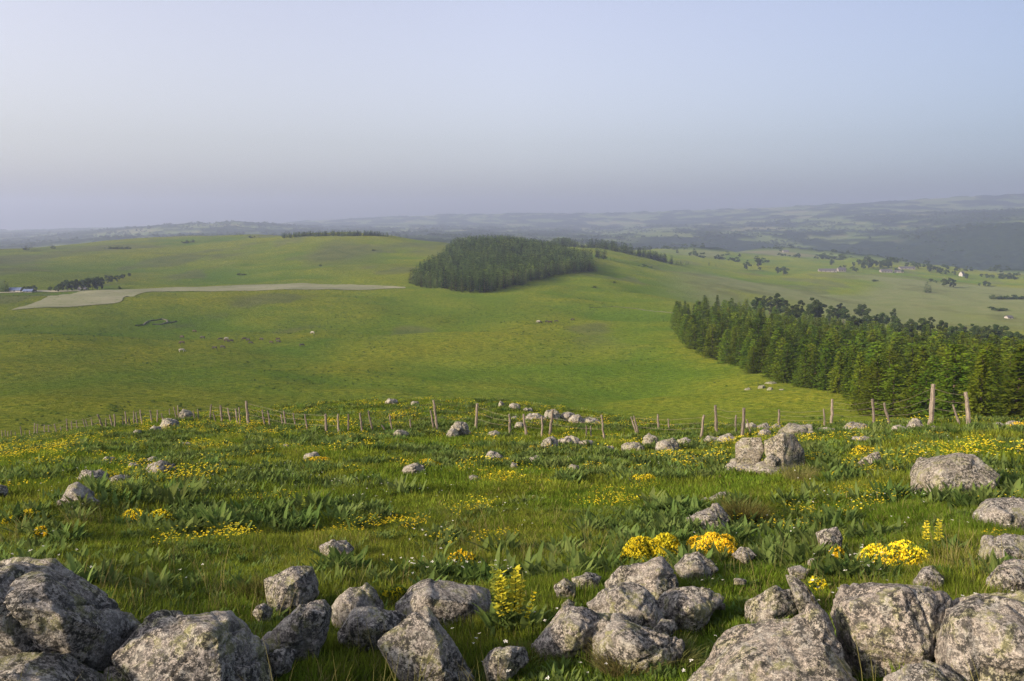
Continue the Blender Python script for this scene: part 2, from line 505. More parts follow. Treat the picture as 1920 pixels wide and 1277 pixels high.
def draped(name, poly_px, mat, lift=.35, n=46, m=26):
    """a patch of ground between two edges given as rows of photograph pixels, lying on the pasture"""
    top, bot = poly_px
    tw = [ground_at(*p, dmin=150)[0] for p in top]; bw = [ground_at(*p, dmin=150)[0] for p in bot]

    def along(ps, t):
        L = [0]
        for a, b in zip(ps, ps[1:]): L.append(L[-1] + (b - a).length)
        s = t * L[-1]
        for k in range(len(ps) - 1):
            if s <= L[k + 1] or k == len(ps) - 2:
                return ps[k].lerp(ps[k + 1], (s - L[k]) / max(L[k + 1] - L[k], 1e-6))
    v = []
    for i in range(n + 1):
        a, b = along(tw, i / n), along(bw, i / n)
        for j in range(m + 1):
            p = a.lerp(b, j / m); q_ = n2(np.array([p.x]), np.array([p.y]), 9, 31, 2)[0] * 3.0; p = p + Vector((q_ * .6, q_, 0)); v.append((p.x, p.y, zat(p.x, p.y) + lift))
    f = np.array([(i * (m + 1) + j, i * (m + 1) + j + 1, (i + 1) * (m + 1) + j + 1, (i + 1) * (m + 1) + j) for i in range(n) for j in range(m)])
    o = mobj(name, mesh_from(name, v, f, mat, True)); tag(o, kind='structure')
    o.data.update()
    if o.data.polygons[0].normal.z < 0: o.data.flip_normals()
    return o


def mown_mat():
    m, nt, out = new_mat('mown_field')
    P = nd(nt, 'ShaderNodeNewGeometry').outputs['Position']
    big = noise(nt, P, .018, 4, .6, .5); rows = noise(nt, nd(nt, 'ShaderNodeVectorMath', {0: P, 1: (.25, 3.2, 1)}, operation='MULTIPLY').outputs[0], .09, 3, .6); sm = noise(nt, P, .35, 4, .7)
    c = mixc(nt, ramp(nt, big, [(.35, g(0)), (.65, g(1))]), (.195, .195, .14), (.145, .155, .095))
    c = mixc(nt, ramp(nt, rows, [(.45, g(0)), (.6, g(.5))]), c, (.12, .135, .075))
    c = mixc(nt, ramp(nt, sm, [(.56, g(0)), (.68, g(.9))]), c, (.07, .11, .025))
    d = nd(nt, 'ShaderNodeBsdfDiffuse', {'Color': c}); nt.links.new(d.outputs[0], out.inputs[0]); return m


M['mown'] = mown_mat()
M['track'] = plain_mat('pale_track', (.26, .25, .17), (.2, .2, .13), .05, 1)
draped('field', ([(22, 581), (70, 566), (150, 546), (290, 541), (430, 536), (520, 533), (620, 534), (760, 538)],
                 [(22, 582), (100, 577), (222, 568), (285, 547), (400, 547), (540, 543), (650, 544), (760, 541)]), M['mown'], n=90)
draped('path', ([(-60, 548), (60, 545), (150, 544)], [(-60, 550.5), (60, 547.5), (150, 546)]), M['track'], n=40, m=3)


# ------------------------------------------------------------------ rocks
def rock_material():
    m, nt, out = new_mat('lichen_granite')
    tc = nd(nt, 'ShaderNodeTexCoord'); oi = nd(nt, 'ShaderNodeObjectInfo')
    off = nd(nt, 'ShaderNodeVectorMath', {0: oi.outputs['Random'], 1: (37, 91, 53)}, operation='MULTIPLY').outputs[0]
    V = nd(nt, 'ShaderNodeVectorMath', {0: tc.outputs['Object'], 1: off}, operation='ADD').outputs[0]
    big = noise(nt, V, 2.2, 5, .6, .4); mid = noise(nt, V, 9, 6, .68, .3); sp = noise(nt, V, 27, 5, .8); fine = noise(nt, V, 75, 3, .75)
    tint = nd(nt, 'ShaderNodeAttribute', attribute_name='tint', attribute_type='OBJECT')
    base = mixc(nt, ramp(nt, big, [(.36, g(0)), (.64, g(1))]), (.31, .292, .282), (.48, .452, .43))
    base = mixc(nt, tint.outputs['Fac'], base, (.46, .405, .35))
    base = mixc(nt, ramp(nt, fine, [(.42, g(0)), (.60, g(.8))]), base, (.13, .12, .115))
    base = mixc(nt, ramp(nt, fine, [(.30, g(.8)), (.44, g(0))]), base, (.52, .50, .47))
    w = ramp(nt, mid, [(.50, g(0)), (.58, g(.85))])                                # pale crust lichen
    base = mixc(nt, w, base, (.40, .39, .36))
    yl = nd(nt, 'ShaderNodeMath', {0: ramp(nt, noise(nt, V, 5.5, 5, .7, .6), [(.51, g(0)), (.59, g(1))]), 1: ramp(nt, sp, [(.40, g(0)), (.50, g(.85))])}, operation='MULTIPLY').outputs[0]
    base = mixc(nt, yl, base, (.36, .365, .17))                                    # yellow-green lichen
    bl = nd(nt, 'ShaderNodeMath', {0: ramp(nt, noise(nt, V, 3.4, 4, .6), [(.38, g(.3)), (.56, g(1))]), 1: ramp(nt, sp, [(.465, g(0)), (.525, g(.95))])}, operation='MULTIPLY').outputs[0]
    base = mixc(nt, bl, base, (.035, .035, .036))                                  # black lichen
    ms = nd(nt, 'ShaderNodeAttribute', attribute_name='moss', attribute_type='OBJECT')
    mf = nd(nt, 'ShaderNodeMath', {0: ms.outputs['Fac'], 1: ramp(nt, mid, [(.35, g(1)), (.6, g(.25))])}, operation='MULTIPLY').outputs[0]
    base = mixc(nt, mf, base, (.075, .085, .028))
    b = nd(nt, 'ShaderNodeBsdfPrincipled', {'Base Color': base, 'Roughness': .92, 'Specular IOR Level': .2})
    h = nd(nt, 'ShaderNodeMath', {0: mid, 1: nd(nt, 'ShaderNodeMath', {0: sp, 1: .45}, operation='MULTIPLY').outputs[0]}, operation='ADD').outputs[0]
    bp = nd(nt, 'ShaderNodeBump', {'Height': h, 'Strength': 1.0, 'Distance': .07})
    bp2 = nd(nt, 'ShaderNodeBump', {'Height': fine, 'Strength': .8, 'Distance': .015, 'Normal': bp.outputs[0]})
    nt.links.new(bp2.outputs[0], b.inputs['Normal'])
    nt.links.new(b.outputs[0], out.inputs[0])
    return m


M['rock'] = rock_material()
ROCKS = []          # (centre x, y, radius, label reference) for grass clearing and plant labels


def rock_mesh(pts, seed, vox=36, rough=1.0):
    """boulder through a cloud of points: hull, even remesh, rounded edges, fractured and pitted surface"""
    bm = bmesh.new()
    for p in pts: bm.verts.new(p)
    res = bmesh.ops.convex_hull(bm, input=bm.verts)
    bmesh.ops.delete(bm, geom=list({e for e in res['geom_interior'] + res['geom_unused'] if isinstance(e, bmesh.types.BMVert)}), context='VERTS')
    bmesh.ops.recalc_face_normals(bm, faces=bm.faces)
    me = bpy.data.meshes.new('boulder'); bm.to_mesh(me); bm.free()
    o = bpy.data.objects.new('boulder_tmp', me); COL.objects.link(o)
    size = max(o.dimensions) if max(o.dimensions) > 0 else max((Vector(p) - Vector(q)).length for p in pts for q in pts[:3])
    P = np.array(pts); size = float((P.max(0) - P.min(0)).max())
    md = o.modifiers.new('r', 'REMESH'); md.mode = 'VOXEL'; md.voxel_size = size / vox
    ms = o.modifiers.new('s', 'SMOOTH'); ms.iterations = 1; ms.factor = .3
    dg = bpy.context.evaluated_depsgraph_get()
    m2 = bpy.data.meshes.new_from_object(o.evaluated_get(dg))
    bpy.data.objects.remove(o); bpy.data.meshes.remove(me)
    n = len(m2.vertices)
    co = np.empty(n * 3, np.float32); m2.vertices.foreach_get('co', co); co = co.reshape(-1, 3).astype(float)
    no = np.empty(n * 3, np.float32); m2.vertices.foreach_get('normal', no); no = no.reshape(-1, 3).astype(float)
    q = co / size + seed * 3.1
    d = .024 * fbm(q * 3.2, 2) + .020 * (np.abs(perlin(q * 7)) - .2) + .012 * fbm(q * 15, 3)
    rg = np.random.default_rng(int(seed * 10)); lo, hi = co.min(0), co.max(0)
    C = rg.uniform(lo, hi, (13, 3)); tl = rg.normal(size=(13, 3)); of = rg.uniform(-1, 1, 13)
    dist = np.linalg.norm((co + .05 * size * np.stack([perlin(q * 5 + k) for k in (0, 9, 21)], -1))[:, None] - C[None], axis=2); od = np.argsort(dist, 1)[:, :2]
    f1 = np.take_along_axis(dist, od, 1); gap = (f1[:, 1] - f1[:, 0]) / size; ci = od[:, 0]
    d += .016 * of[ci] + .085 * np.clip(np.einsum('ij,ij->i', tl[ci], (co - C[ci]) / size), -.35, .35) * sstep(0, .05, gap) - .030 * (1 - sstep(0, .035, gap)) * (of[ci] > -.3)
    st = perlin(q * np.array([2.4, 2.4, 6.0])); d += -.03 * sstep(.0, .06, .05 - np.abs(st)) * .5       # cracks along the bedding
    co = co + no * (d * size * rough)[:, None]
    m2.vertices.foreach_set('co', co.astype(np.float32).ravel()); m2.update()
    m2.polygons.foreach_set('use_smooth', np.ones(len(m2.polygons), bool))
    m2.materials.clear(); m2.materials.append(M['rock'])
    m2.name = 'boulder'
    return m2


def boulder(outline, label, ref=None, inner=(), depth=.9, tint=0.0, base=None, vox=40, group='lichen covered boulders on the hillside', lean=.45, rough=1.0, dist=None, name='boulder'):
    """outline: photograph silhouette (x, y[, depth fraction]); inner: ridge points on the face (x, y, depth fraction)"""
    xs = [p[0] for p in outline]; ys = [p[1] for p in outline]
    x0, x1, y0, y1 = min(xs), max(xs), min(ys), max(ys)
    bx, by = base or ((x0 + x1) / 2, y1)
    G, D = ground_at(bx, by, dmin=3.0, dmax=75)
    by2 = by + .105 * FPX / D                            # the turf's own height hides the foot
    if not dist: D = ground_at(bx, by2, dmin=3.0, dmax=D + .01)[1]
    if dist: D = dist
    W = max((x1 - x0), 1.0 * (y1 - y0)) * D / FPX
    cx, cy = sum(xs) / len(xs), (y0 + y1) / 2
    pts = []
    front = []
    for p in outline:
        v = (p[1] - y0) / (y1 - y0)                      # 0 top .. 1 bottom
        e = abs(p[0] - cx) / ((x1 - x0) / 2)
        t = p[2] if len(p) > 2 else lean * (1 - v) + .22 * e * e
        front.append((p[0], p[1], t))
    if not inner: inner = [(cx, y0 + .62 * (y1 - y0), -.05), (cx - .2 * (x1 - x0), y0 + .4 * (y1 - y0), .08)]
    for (px, py, t) in front + list(inner):
        pts.append(at_dist(px, py, D + t * W))
    for (px, py, t) in front:
        qx, qy = cx + (px - cx) * .86, cy + (py - cy) * .86 + .04 * (y1 - y0)
        pts.append(at_dist(qx, qy, D + max(depth, t + .15) * W))
    for (px, py, t) in front:                            # foot sunk in the turf
        if (py - y0) / (y1 - y0) > .72:
            q = at_dist(px, py, D + (t + .1) * W); pts.append(q - Vector((0, 0, .25 * W)))
    c = at_dist(cx, cy, D + .45 * W)
    loc = Vector((c.x, c.y, zat(c.x, c.y)))
    me = rock_mesh([tuple(p - loc) for p in pts], len(ROCKS) * 1.7 + 1, vox, rough)
    o = mobj(name, me, loc=loc)
    o['tint'] = float(tint); o['moss'] = float(random.Random(len(ROCKS)).uniform(.05, .4) if D > 14 else random.Random(len(ROCKS)).uniform(0, .12))
    tag(o, label, 'rock', group)
    ROCKS.append((loc.x, loc.y, .5 * W, ref, D))
    return o


B = boulder
# --- the row of boulders in front, from the photograph's left
B([(-110, 1062), (0, 1047), (62, 1050), (97, 1053), (142, 1085), (202, 1116), (242, 1152), (260, 1178), (252, 1215), (205, 1248), (165, 1246), (70, 1215), (-110, 1215)],
  'largest dark grey boulder with black lichen at the far left', 'huge dark boulder', inner=[(0, 1130, .02), (110, 1150, -.08), (160, 1205, .1), (80, 1090, .1), (200, 1180, .02)], tint=0, base=(90, 1235), vox=64)
B([(-110, 1110, .1), (8, 1118, .05), (40, 1160, .03), (62, 1206, .05), (10, 1236, 0), (-110, 1250, 0)], 'dark slab split off the left side of the largest boulder', None, base=(0, 1236), depth=.6, vox=44)
B([(-110, 1238), (-10, 1232), (72, 1218), (122, 1222), (178, 1250), (215, 1268), (205, 1330), (-110, 1340)], 'low grey boulder lying beneath the largest dark boulder', None, base=(60, 1330), vox=50)
B([(30, 1212), (48, 1201), (68, 1206), (72, 1222), (50, 1232), (30, 1228)], 'small stone wedged in the crack under the largest boulder', None, vox=26)
B([(190, 1330), (205, 1262), (217, 1235), (246, 1210), (259, 1176), (286, 1155), (332, 1142), (438, 1140), (464, 1166), (502, 1222), (520, 1285), (528, 1330)],
  'big pale boulder with a broad sloping top beside the largest dark boulder', 'broad sloping boulder', inner=[(436, 1150, .42), (412, 1195, .05), (420, 1330, -.12), (300, 1180, .25), (260, 1330, -.05), (350, 1210, .08)], tint=.35, base=(350, 1310), vox=64)
B([(496, 1088), (516, 1075), (545, 1062), (570, 1068), (590, 1064), (600, 1090), (597, 1116), (562, 1134), (520, 1141), (500, 1121)], 'grey notched boulder standing behind the broad sloping boulder', 'notched boulder', inner=[(560, 1085, .1), (530, 1105, .0)], vox=36)
B([(472, 1150), (480, 1136), (498, 1130), (512, 1142), (505, 1156), (485, 1160)], 'small low stone at the foot of the grey notched boulder', None, vox=22)
B([(488, 1206), (508, 1182), (532, 1159), (580, 1125), (610, 1120), (624, 1140), (618, 1180), (592, 1206), (540, 1218), (505, 1220)], 'wedge shaped boulder rising to the right next to the broad sloping boulder', None, inner=[(575, 1150, .02), (610, 1150, .12)], tint=.15, vox=40)
B([(500, 1226), (538, 1210), (556, 1221), (545, 1248), (518, 1258), (502, 1250)], 'small speckled stone tucked against the broad sloping boulder', None, vox=26)
B([(622, 1135), (632, 1118), (656, 1100), (686, 1095), (702, 1110), (722, 1142), (702, 1166), (650, 1168), (622, 1155)], 'rounded grey boulder at the back of a pair beside yellow flowers', None, vox=34)
B([(630, 1182), (645, 1160), (662, 1140), (700, 1134), (746, 1145), (764, 1160), (738, 1182), (692, 1200), (640, 1204)], 'low blue grey boulder in front of the rounded one near yellow flowers', None, vox=36)
B([(742, 1132), (768, 1101), (800, 1086), (842, 1100), (890, 1099), (918, 1104), (926, 1140), (902, 1162), (850, 1166), (770, 1162), (745, 1152)], 'long grey boulder just left of the tall flowering plant', 'long grey boulder', inner=[(800, 1120, .0), (880, 1130, .05)], vox=44, rough=.5)
B([(800, 1132, .4), (816, 1150, .35), (842, 1190, .3), (872, 1236, .25), (890, 1268, .3), (830, 1280, .1), (776, 1276, 0), (735, 1228, .05), (712, 1205, .15), (752, 1184, .25)], 'pointed pyramid shaped boulder in the front row',
  'pointed pyramid boulder', inner=[(806, 1165, .18), (822, 1215, .0), (832, 1275, -.1)], tint=.2, vox=50, rough=.7)
B([(904, 1242), (916, 1224), (930, 1214), (955, 1209), (986, 1212), (992, 1240), (950, 1262), (912, 1266)], 'small rounded stone right of the pointed boulder', None, inner=[(932, 1235, -.05), (960, 1222, .1)], vox=30)
B([(993, 1208), (1035, 1160), (1060, 1138), (1095, 1136), (1148, 1156), (1132, 1182), (1100, 1205), (1060, 1224), (1008, 1222)], 'sloping boulder with a dark top in front of the dark angular boulder', None, inner=[(1060, 1160, .12), (1085, 1175, .0)], tint=.25, vox=40)
B([(1100, 1188), (1130, 1166), (1165, 1160), (1202, 1178), (1242, 1195), (1285, 1200), (1289, 1216), (1262, 1242), (1190, 1246), (1118, 1222)], 'low knobbly boulder with a pitted dark hollow in the front row', 'low knobbly boulder', tint=.15, vox=42, rough=1.6)
B([(1100, 1140), (1130, 1106), (1160, 1090), (1182, 1087), (1216, 1105), (1236, 1130), (1254, 1152), (1228, 1182), (1190, 1180), (1140, 1168)], 'dark angular boulder mottled with black in the middle of the cluster', 'dark angular boulder', inner=[(1160, 1105, .2), (1200, 1145, .0), (1225, 1160, .1)], vox=44)
B([(1136, 1096), (1165, 1066), (1190, 1055), (1240, 1048), (1256, 1070), (1272, 1096), (1256, 1118), (1230, 1124), (1150, 1114)], 'pale peaked boulder below the left yellow bush', None, inner=[(1236, 1060, .3), (1228, 1095, .05)], tint=.4, vox=38)
B([(1232, 1124), (1262, 1105), (1300, 1098), (1332, 1105), (1360, 1121), (1342, 1140), (1305, 1164), (1262, 1172), (1240, 1158)], 'wide low grey boulder right of the dark angular boulder', None, tint=.1, vox=36)
B([(1222, 1178), (1240, 1158), (1262, 1160), (1272, 1180), (1250, 1194), (1228, 1194)], 'shaded stone under the right side of the dark angular boulder', None, vox=24)
B([(1265, 1062), (1285, 1038), (1310, 1035), (1336, 1052), (1347, 1068), (1322, 1080), (1285, 1082)], 'rounded boulder below the middle of the two yellow bushes', None, vox=30)
B([(1370, 1040), (1388, 1024), (1404, 1026), (1420, 1042), (1400, 1050)], 'small grey stone at the right end of the second yellow bush', None, vox=22)
B([(1038, 1098), (1058, 1083), (1080, 1094), (1078, 1112), (1045, 1114)], 'small pale stone standing alone behind the sloping boulder', None, vox=24)
B([(1070, 1085), (1100, 1074), (1130, 1080), (1120, 1092), (1085, 1094)], 'flat stone half sunk in grass near the small pale stone', None, vox=22)
B([(1052, 1134), (1066, 1122), (1078, 1130), (1072, 1142), (1056, 1142)], 'little stone peeping over the dark topped sloping boulder', None, vox=20)
B([(1398, 1130), (1430, 1114), (1455, 1097), (1490, 1110), (1497, 1146), (1450, 1156), (1402, 1150)], 'angular block with a shaded right face behind the big front boulder', None, inner=[(1454, 1104, .2), (1448, 1150, -.05)], tint=.3, vox=34)
B([(1471, 1076), (1490, 1078), (1516, 1100), (1542, 1142), (1502, 1148), (1486, 1112)], 'thin slab leaning up like a fin against the angular block', 'leaning slab', depth=.45, vox=40, rough=.5)
B([(1268, 1330), (1316, 1230), (1340, 1205), (1382, 1170), (1430, 1155), (1500, 1145), (1522, 1140), (1546, 1155), (1562, 1187), (1592, 1232), (1618, 1290), (1630, 1330)],
  'big warm lit boulder with yellow lichen at the bottom of the front row', 'big warm lit boulder', inner=[(1540, 1158, .42), (1556, 1205, .2), (1592, 1320, .0), (1400, 1220, .1), (1330, 1320, -.08), (1480, 1300, -.12)], tint=.8, base=(1450, 1315), vox=66)
B([(1556, 1152), (1580, 1100), (1640, 1095), (1692, 1091), (1742, 1098), (1776, 1118), (1782, 1132), (1768, 1160), (1756, 1222), (1740, 1246), (1650, 1240), (1600, 1220), (1562, 1172)],
  'square warm faced block with a dark right side', 'square warm faced block', inner=[(1688, 1104, .18), (1704, 1145, .04), (1738, 1225, -.02), (1585, 1130, .1), (1600, 1205, .0)], tint=.75, vox=60, depth=.85)
B([(1754, 1182), (1765, 1135), (1812, 1129), (1836, 1110), (1920, 1104), (2030, 1112), (2030, 1275), (1850, 1296), (1780, 1268), (1754, 1232)],
  'massive pale boulder at the far right of the front row', 'massive pale boulder', inner=[(1790, 1160, .1), (1850, 1150, .1), (1800, 1250, .0), (1920, 1230, -.08)], tint=.45, base=(1870, 1280), vox=60)
B([(1660, 1272), (1700, 1246), (1735, 1233), (1770, 1250), (1815, 1280), (1820, 1330), (1650, 1330)], 'dark blue grey boulder at the bottom between the square block and massive boulder', None, base=(1735, 1320), vox=40)
B([(1850, 1086), (1870, 1060), (1910, 1047), (1965, 1055), (1965, 1112), (1880, 1112), (1853, 1102)], 'round boulder sitting right behind the massive pale boulder', None, tint=.4, vox=36)
B([(1834, 1040), (1845, 1006), (1900, 1004), (1965, 1010), (1965, 1050), (1870, 1054), (1836, 1052)], 'flat topped grey boulder at the right edge above the round boulder', None, vox=34)
B([(1814, 926), (1845, 910), (1865, 904), (1891, 922), (1912, 941), (1872, 950), (1824, 946)], 'upper stone of the lichen grey pair at the right edge', None, vox=32, dist=17.2)
B([(1820, 962), (1850, 940), (1910, 934), (1962, 950), (1962, 978), (1900, 984), (1828, 982)], 'lower stone of the lichen grey pair at the right edge', 'lichen grey pair', vox=36)
B([(1704, 882), (1720, 858), (1760, 855), (1776, 858), (1800, 849), (1826, 850), (1852, 870), (1880, 891), (1862, 908), (1800, 918), (1740, 922), (1714, 906)],
  'split boulder with a warm left face and grey right face', 'split warm and grey boulder', inner=[(1770, 862, .2), (1764, 915, -.08), (1725, 890, .1)], tint=.6, vox=46, rough=.6)
# --- the stacked blocks
B([(1348, 884), (1370, 858), (1420, 866), (1462, 866), (1506, 874), (1512, 888), (1470, 894), (1440, 898), (1352, 894)], 'base slab under the stacked pale blocks', 'stacked pale blocks', tint=.35, vox=40, depth=.7, dist=19.3, rough=.8)
B([(1380, 858, 0.1), (1379, 830, .12), (1392, 820, .2), (1428, 819, .2), (1434, 845, .15), (1422, 864, .05), (1395, 860, .05)], 'warm rounded block stacked on the left of the base slab', None, inner=[(1404, 842, .0)], tint=.9, vox=36, dist=19.8, depth=.8, rough=.45)
B([(1431, 826, .1), (1466, 809, .25), (1490, 814, .35), (1508, 845, .5), (1512, 884, .55), (1470, 890, 0), (1462, 862, .0), (1433, 850, .05)], 'cut cornered block stacked on the right with a grey shaded side', None, inner=[(1468, 813, .1), (1468, 866, -.05)], tint=.85, vox=40, dist=19.6, depth=.8, rough=.4)
B([(1432, 862), (1446, 849), (1462, 860), (1455, 868), (1438, 868)], 'small wedge stone between the two stacked blocks', None, vox=20, dist=19.4)
B([(1283, 968), (1320, 936), (1358, 920), (1378, 926), (1345, 952), (1305, 976)], 'upper stone half buried by a brown tussock', None, vox=30, dist=14.3)
B([(1286, 972), (1320, 956), (1345, 944), (1369, 970), (1360, 990), (1320, 992), (1294, 984)], 'grey stone at the foot of a brown tussock', 'brown tussock', vox=32)
B([(1608, 870), (1630, 850), (1648, 845), (1653, 862), (1640, 873)], 'small warm pointed stone right of the stacked blocks', None, tint=.9, vox=24)
B([(1528, 998), (1545, 1000), (1570, 985), (1579, 1006), (1575, 1028), (1545, 1034)], 'dark pointed stone beside a tall green flower spike', None, vox=26)
B([(1712, 1088), (1730, 1066), (1748, 1060), (1772, 1082), (1768, 1094), (1722, 1098)], 'small peaked pale stone in the grass behind the square block', None, vox=26)
B([(1476, 1066), (1500, 1060), (1520, 1068), (1510, 1076), (1484, 1076)], 'flat pale stone in the leaves above the leaning slab', None, vox=20)
B([(598, 1024), (625, 1013), (650, 1014), (664, 1028), (655, 1040), (635, 1033), (608, 1033)], 'flat grey stone alone in the middle of the meadow', 'flat grey stone', vox=28)
B([(108, 940), (130, 910), (145, 905), (170, 920), (189, 940), (150, 946)], 'pointed grey stone alone on the left of the meadow', 'pointed grey stone', vox=32)
B([(-25, 918), (0, 908), (16, 914), (14, 926), (-25, 930)], 'stone cut by the left edge of the photo', None, vox=22)


def small(cx, base, w, h, label, ref=None, tint=.15, dist=None, seed=[0]):
    """smaller stone: an irregular silhouette of its own"""
    rg = random.Random(cx * 7 + base); o = []
    n = rg.choice([6, 7, 7, 8]); h *= .86
    for k in range(n):
        a = math.pi * k / (n - 1)
        rr = rg.uniform(.62, 1.12)
        o.append((cx - math.cos(a) * w / 2 * rg.uniform(.9, 1.08), base - abs(math.sin(a)) ** .75 * h * rr))
    o += [(cx + w * .3, base + h * .12), (cx - w * .3, base + h * .12)]
    return boulder(o, label, ref, tint=tint, vox=22 if w < 40 else 28, dist=dist, rough=1.5)


S = small
S(176, 898, 56, 24, 'flat topped lichen stone left of the meadow, behind the pointed stone', 'flat topped stone'); S(224, 902, 42, 14, 'low stone partly hidden by yellow flowers on the left of the meadow')
S(302, 887, 56, 34, 'upright grey stone with a peaked top on the left of the meadow', 'upright peaked stone'); S(286, 867, 26, 14, 'small stone just behind the upright peaked stone'); S(204, 864, 24, 10, 'small stone beyond the flat topped stone at left')
S(252, 876, 24, 11, 'small mossy stone left of the upright peaked stone'); S(584, 859, 32, 14, 'dark stone above a yellow flower patch, left centre', 'dark stone by the yellow patch'); S(536, 840, 20, 8, 'small pale stone at left centre, short of the leaning posts')
S(927, 861, 36, 17, 'pale humped stone in the middle of the meadow', 'pale humped stone'); S(1003, 863, 26, 11, 'stone right of the pale humped stone'); S(964, 875, 14, 9, 'tiny stone in front of the pale humped stone')
S(776, 884, 46, 18, 'tilted stone under yellow flowers left of centre', 'tilted stone', .4); S(890, 898, 26, 9, 'low flat stone below the pale humped stone'); S(1076, 880, 24, 12, 'small slanted stone alone right of centre')
S(348, 834, 22, 7, 'flat stone in the meadow below the left fence posts'); S(350, 780, 28, 16, 'stone behind the close pair of dark fence posts'); S(318, 799, 40, 20, 'rounded boulder at the left fence'); S(292, 806, 26, 9, 'low stone in front of the rounded boulder at the left fence')
S(258, 812, 16, 8, 'little stone left of the rounded boulder by the left fence')
S(862, 812, 40, 27, 'rocky hump just left of a tall post in the middle of the fence', None, .3); S(848, 815, 22, 13, 'pale stone at the left foot of the rocky hump'); S(752, 815, 32, 12, 'flat stone between leaning posts, left of centre')
S(762, 788, 28, 13, 'rock behind the fence left of the tall middle post', dist=52); S(734, 786, 14, 10, 'small rock on the far side of the short fence post', dist=52); S(735, 754, 24, 8, 'flat rock on the brow at the left end'); S(778, 757, 16, 7, 'small rock on the brow right of the flat rock')
S(872, 771, 20, 9, 'rock on the brow behind the middle post', dist=55); S(900, 776, 18, 8, 'darker rock next to the one on the brow behind the middle post', dist=54); S(898, 758, 18, 8, 'long pale rock at the highest point of the brow', dist=61)
S(940, 761, 12, 12, 'upright rock standing on the skyline of the brow'); S(965, 765, 22, 11, 'rounded rock just right of the upright one on the brow'); S(990, 769, 18, 6, 'low rock on the brow before the big outcrop')
S(924, 800, 26, 10, 'flat rock right of the middle post', dist=42); S(926, 815, 24, 9, 'grass covered rock in front of the flat rock right of the middle post'); S(963, 786, 14, 8, 'rock left of the brow outcrop')
S(975, 800, 22, 11, 'rock between two posts left of the brow outcrop')
S(1004, 787, 40, 17, 'left stone of the big outcrop on the brow', tint=.1); S(1036, 785, 34, 20, 'tallest stone of the big outcrop on the brow', tint=.1); S(1066, 786, 36, 16, 'middle stone of the big outcrop on the brow', tint=.1); S(1080, 791, 34, 18, 'dark creviced stone of the big outcrop on the brow', tint=.1)
S(1108, 792, 36, 15, 'right end stone of the big outcrop on the brow', tint=.1)
S(1032, 838, 32, 22, 'boulder with a black hole in its face near the fence', 'boulder with a black hole', .1); S(1066, 832, 46, 17, 'long smooth stone right of the boulder with a black hole', tint=.3); S(1098, 832, 36, 8, 'flat slab at the right end of the long smooth stone')
S(1140, 845, 24, 12, 'stone between the fence post and the boulder group', None); S(1186, 842, 40, 16, 'left stone of the boulder group at the fence'); S(1220, 832, 32, 24, 'highest stone of the boulder group at the fence', 'boulder group at the fence'); S(1250, 840, 48, 26, 'big pale stone of the boulder group at the fence', tint=.3)
S(1282, 832, 30, 20, 'right stone of the boulder group at the fence')
S(1335, 828, 30, 15, 'pale stone right of the two thin posts', tint=.3); S(1362, 826, 38, 14, 'wide low stone beside the leaning prop post', tint=.3); S(1408, 801, 24, 12, 'stone behind the prop post', dist=38)
S(1432, 802, 24, 11, 'long pale stone behind the stacked blocks', dist=38); S(1434, 814, 26, 12, 'dark stone right behind the stacked blocks'); S(1456, 802, 22, 8, 'flat stone behind the stacked blocks beside a thin stick', dist=38)
S(1494, 814, 68, 26, 'long speckled boulder behind the stacked blocks', 'long speckled boulder', .35); S(1548, 808, 40, 9, 'flat pale slab at the foot of two posts', tint=.3); S(1606, 803, 46, 18, 'humped boulder between the posts on the right', 'humped boulder by the posts', .3)
S(1616, 825, 44, 13, 'flat pale stone in front of the humped boulder'); S(1684, 806, 34, 12, 'low stones left of the dark pointed stone at the fence'); S(1716, 802, 32, 22, 'rounded stone next to the tallest post', 'rounded stone at the tallest post', .3)
S(1752, 804, 22, 7, 'flat stone just right of the tallest post'); S(1872, 799, 24, 10, 'stone by the conifers at the right end of the fence'); S(1905, 800, 42, 11, 'long flat stone under yellow flowers at the right edge', tint=.4)
S(1352, 1138, 20, 12, 'little stone right of the wide low grey boulder'); S(1388, 1090, 26, 8, 'flat little stone below the second yellow bush'); S(1522, 1056, 18, 12, 'tiny stone left of the small yellow flower bush')
# the outcrop at the edge of the wood
for (cx, b, w, h, lb) in [(1402, 731, 18, 4, 'left'), (1428, 728, 16, 6, 'leaning middle'), (1446, 719, 24, 4, 'topmost'), (1444, 731, 15, 5, 'front'), (1466, 731, 12, 3, 'right')]:
    Gp, Dp = ground_at(cx, b, dmin=150)
    rg = random.Random(cx); k = Dp / FPX
    pts = [(math.cos(a) * w * k * .55 * rg.uniform(.7, 1.1), math.sin(a) * w * k * .45 * rg.uniform(.7, 1.1), zz * h * k * rg.uniform(.8, 1.1) * (1.1 if zz > 0 else 1)) for a in np.linspace(0, 6.28, 9)[:-1] for zz in (-.3, .55, 1.0)]
    pts = [(x * (1 - .45 * max(0, z / (h * k))), y * (1 - .45 * max(0, z / (h * k))), z) for x, y, z in pts]
    o = mobj('boulder', rock_mesh(pts, cx * .1, 22, 1.3), loc=Gp - Vector((0, 0, .25))); o['tint'] = .1; o['moss'] = .95
    tag(o, lb + ' rock of the outcrop on the pasture beside the conifer wood', 'rock', 'rocks of the outcrop at the wood edge')
# ------------------------------------------------------------------ labels that tell look-alikes apart
ORD = ['leftmost', 'second', 'third', 'fourth', 'fifth', 'sixth', 'seventh', 'eighth', 'ninth', 'tenth', 'eleventh', 'twelfth', 'thirteenth', 'fourteenth', 'fifteenth', 'sixteenth', 'seventeenth',
       'eighteenth', 'nineteenth', 'twentieth']


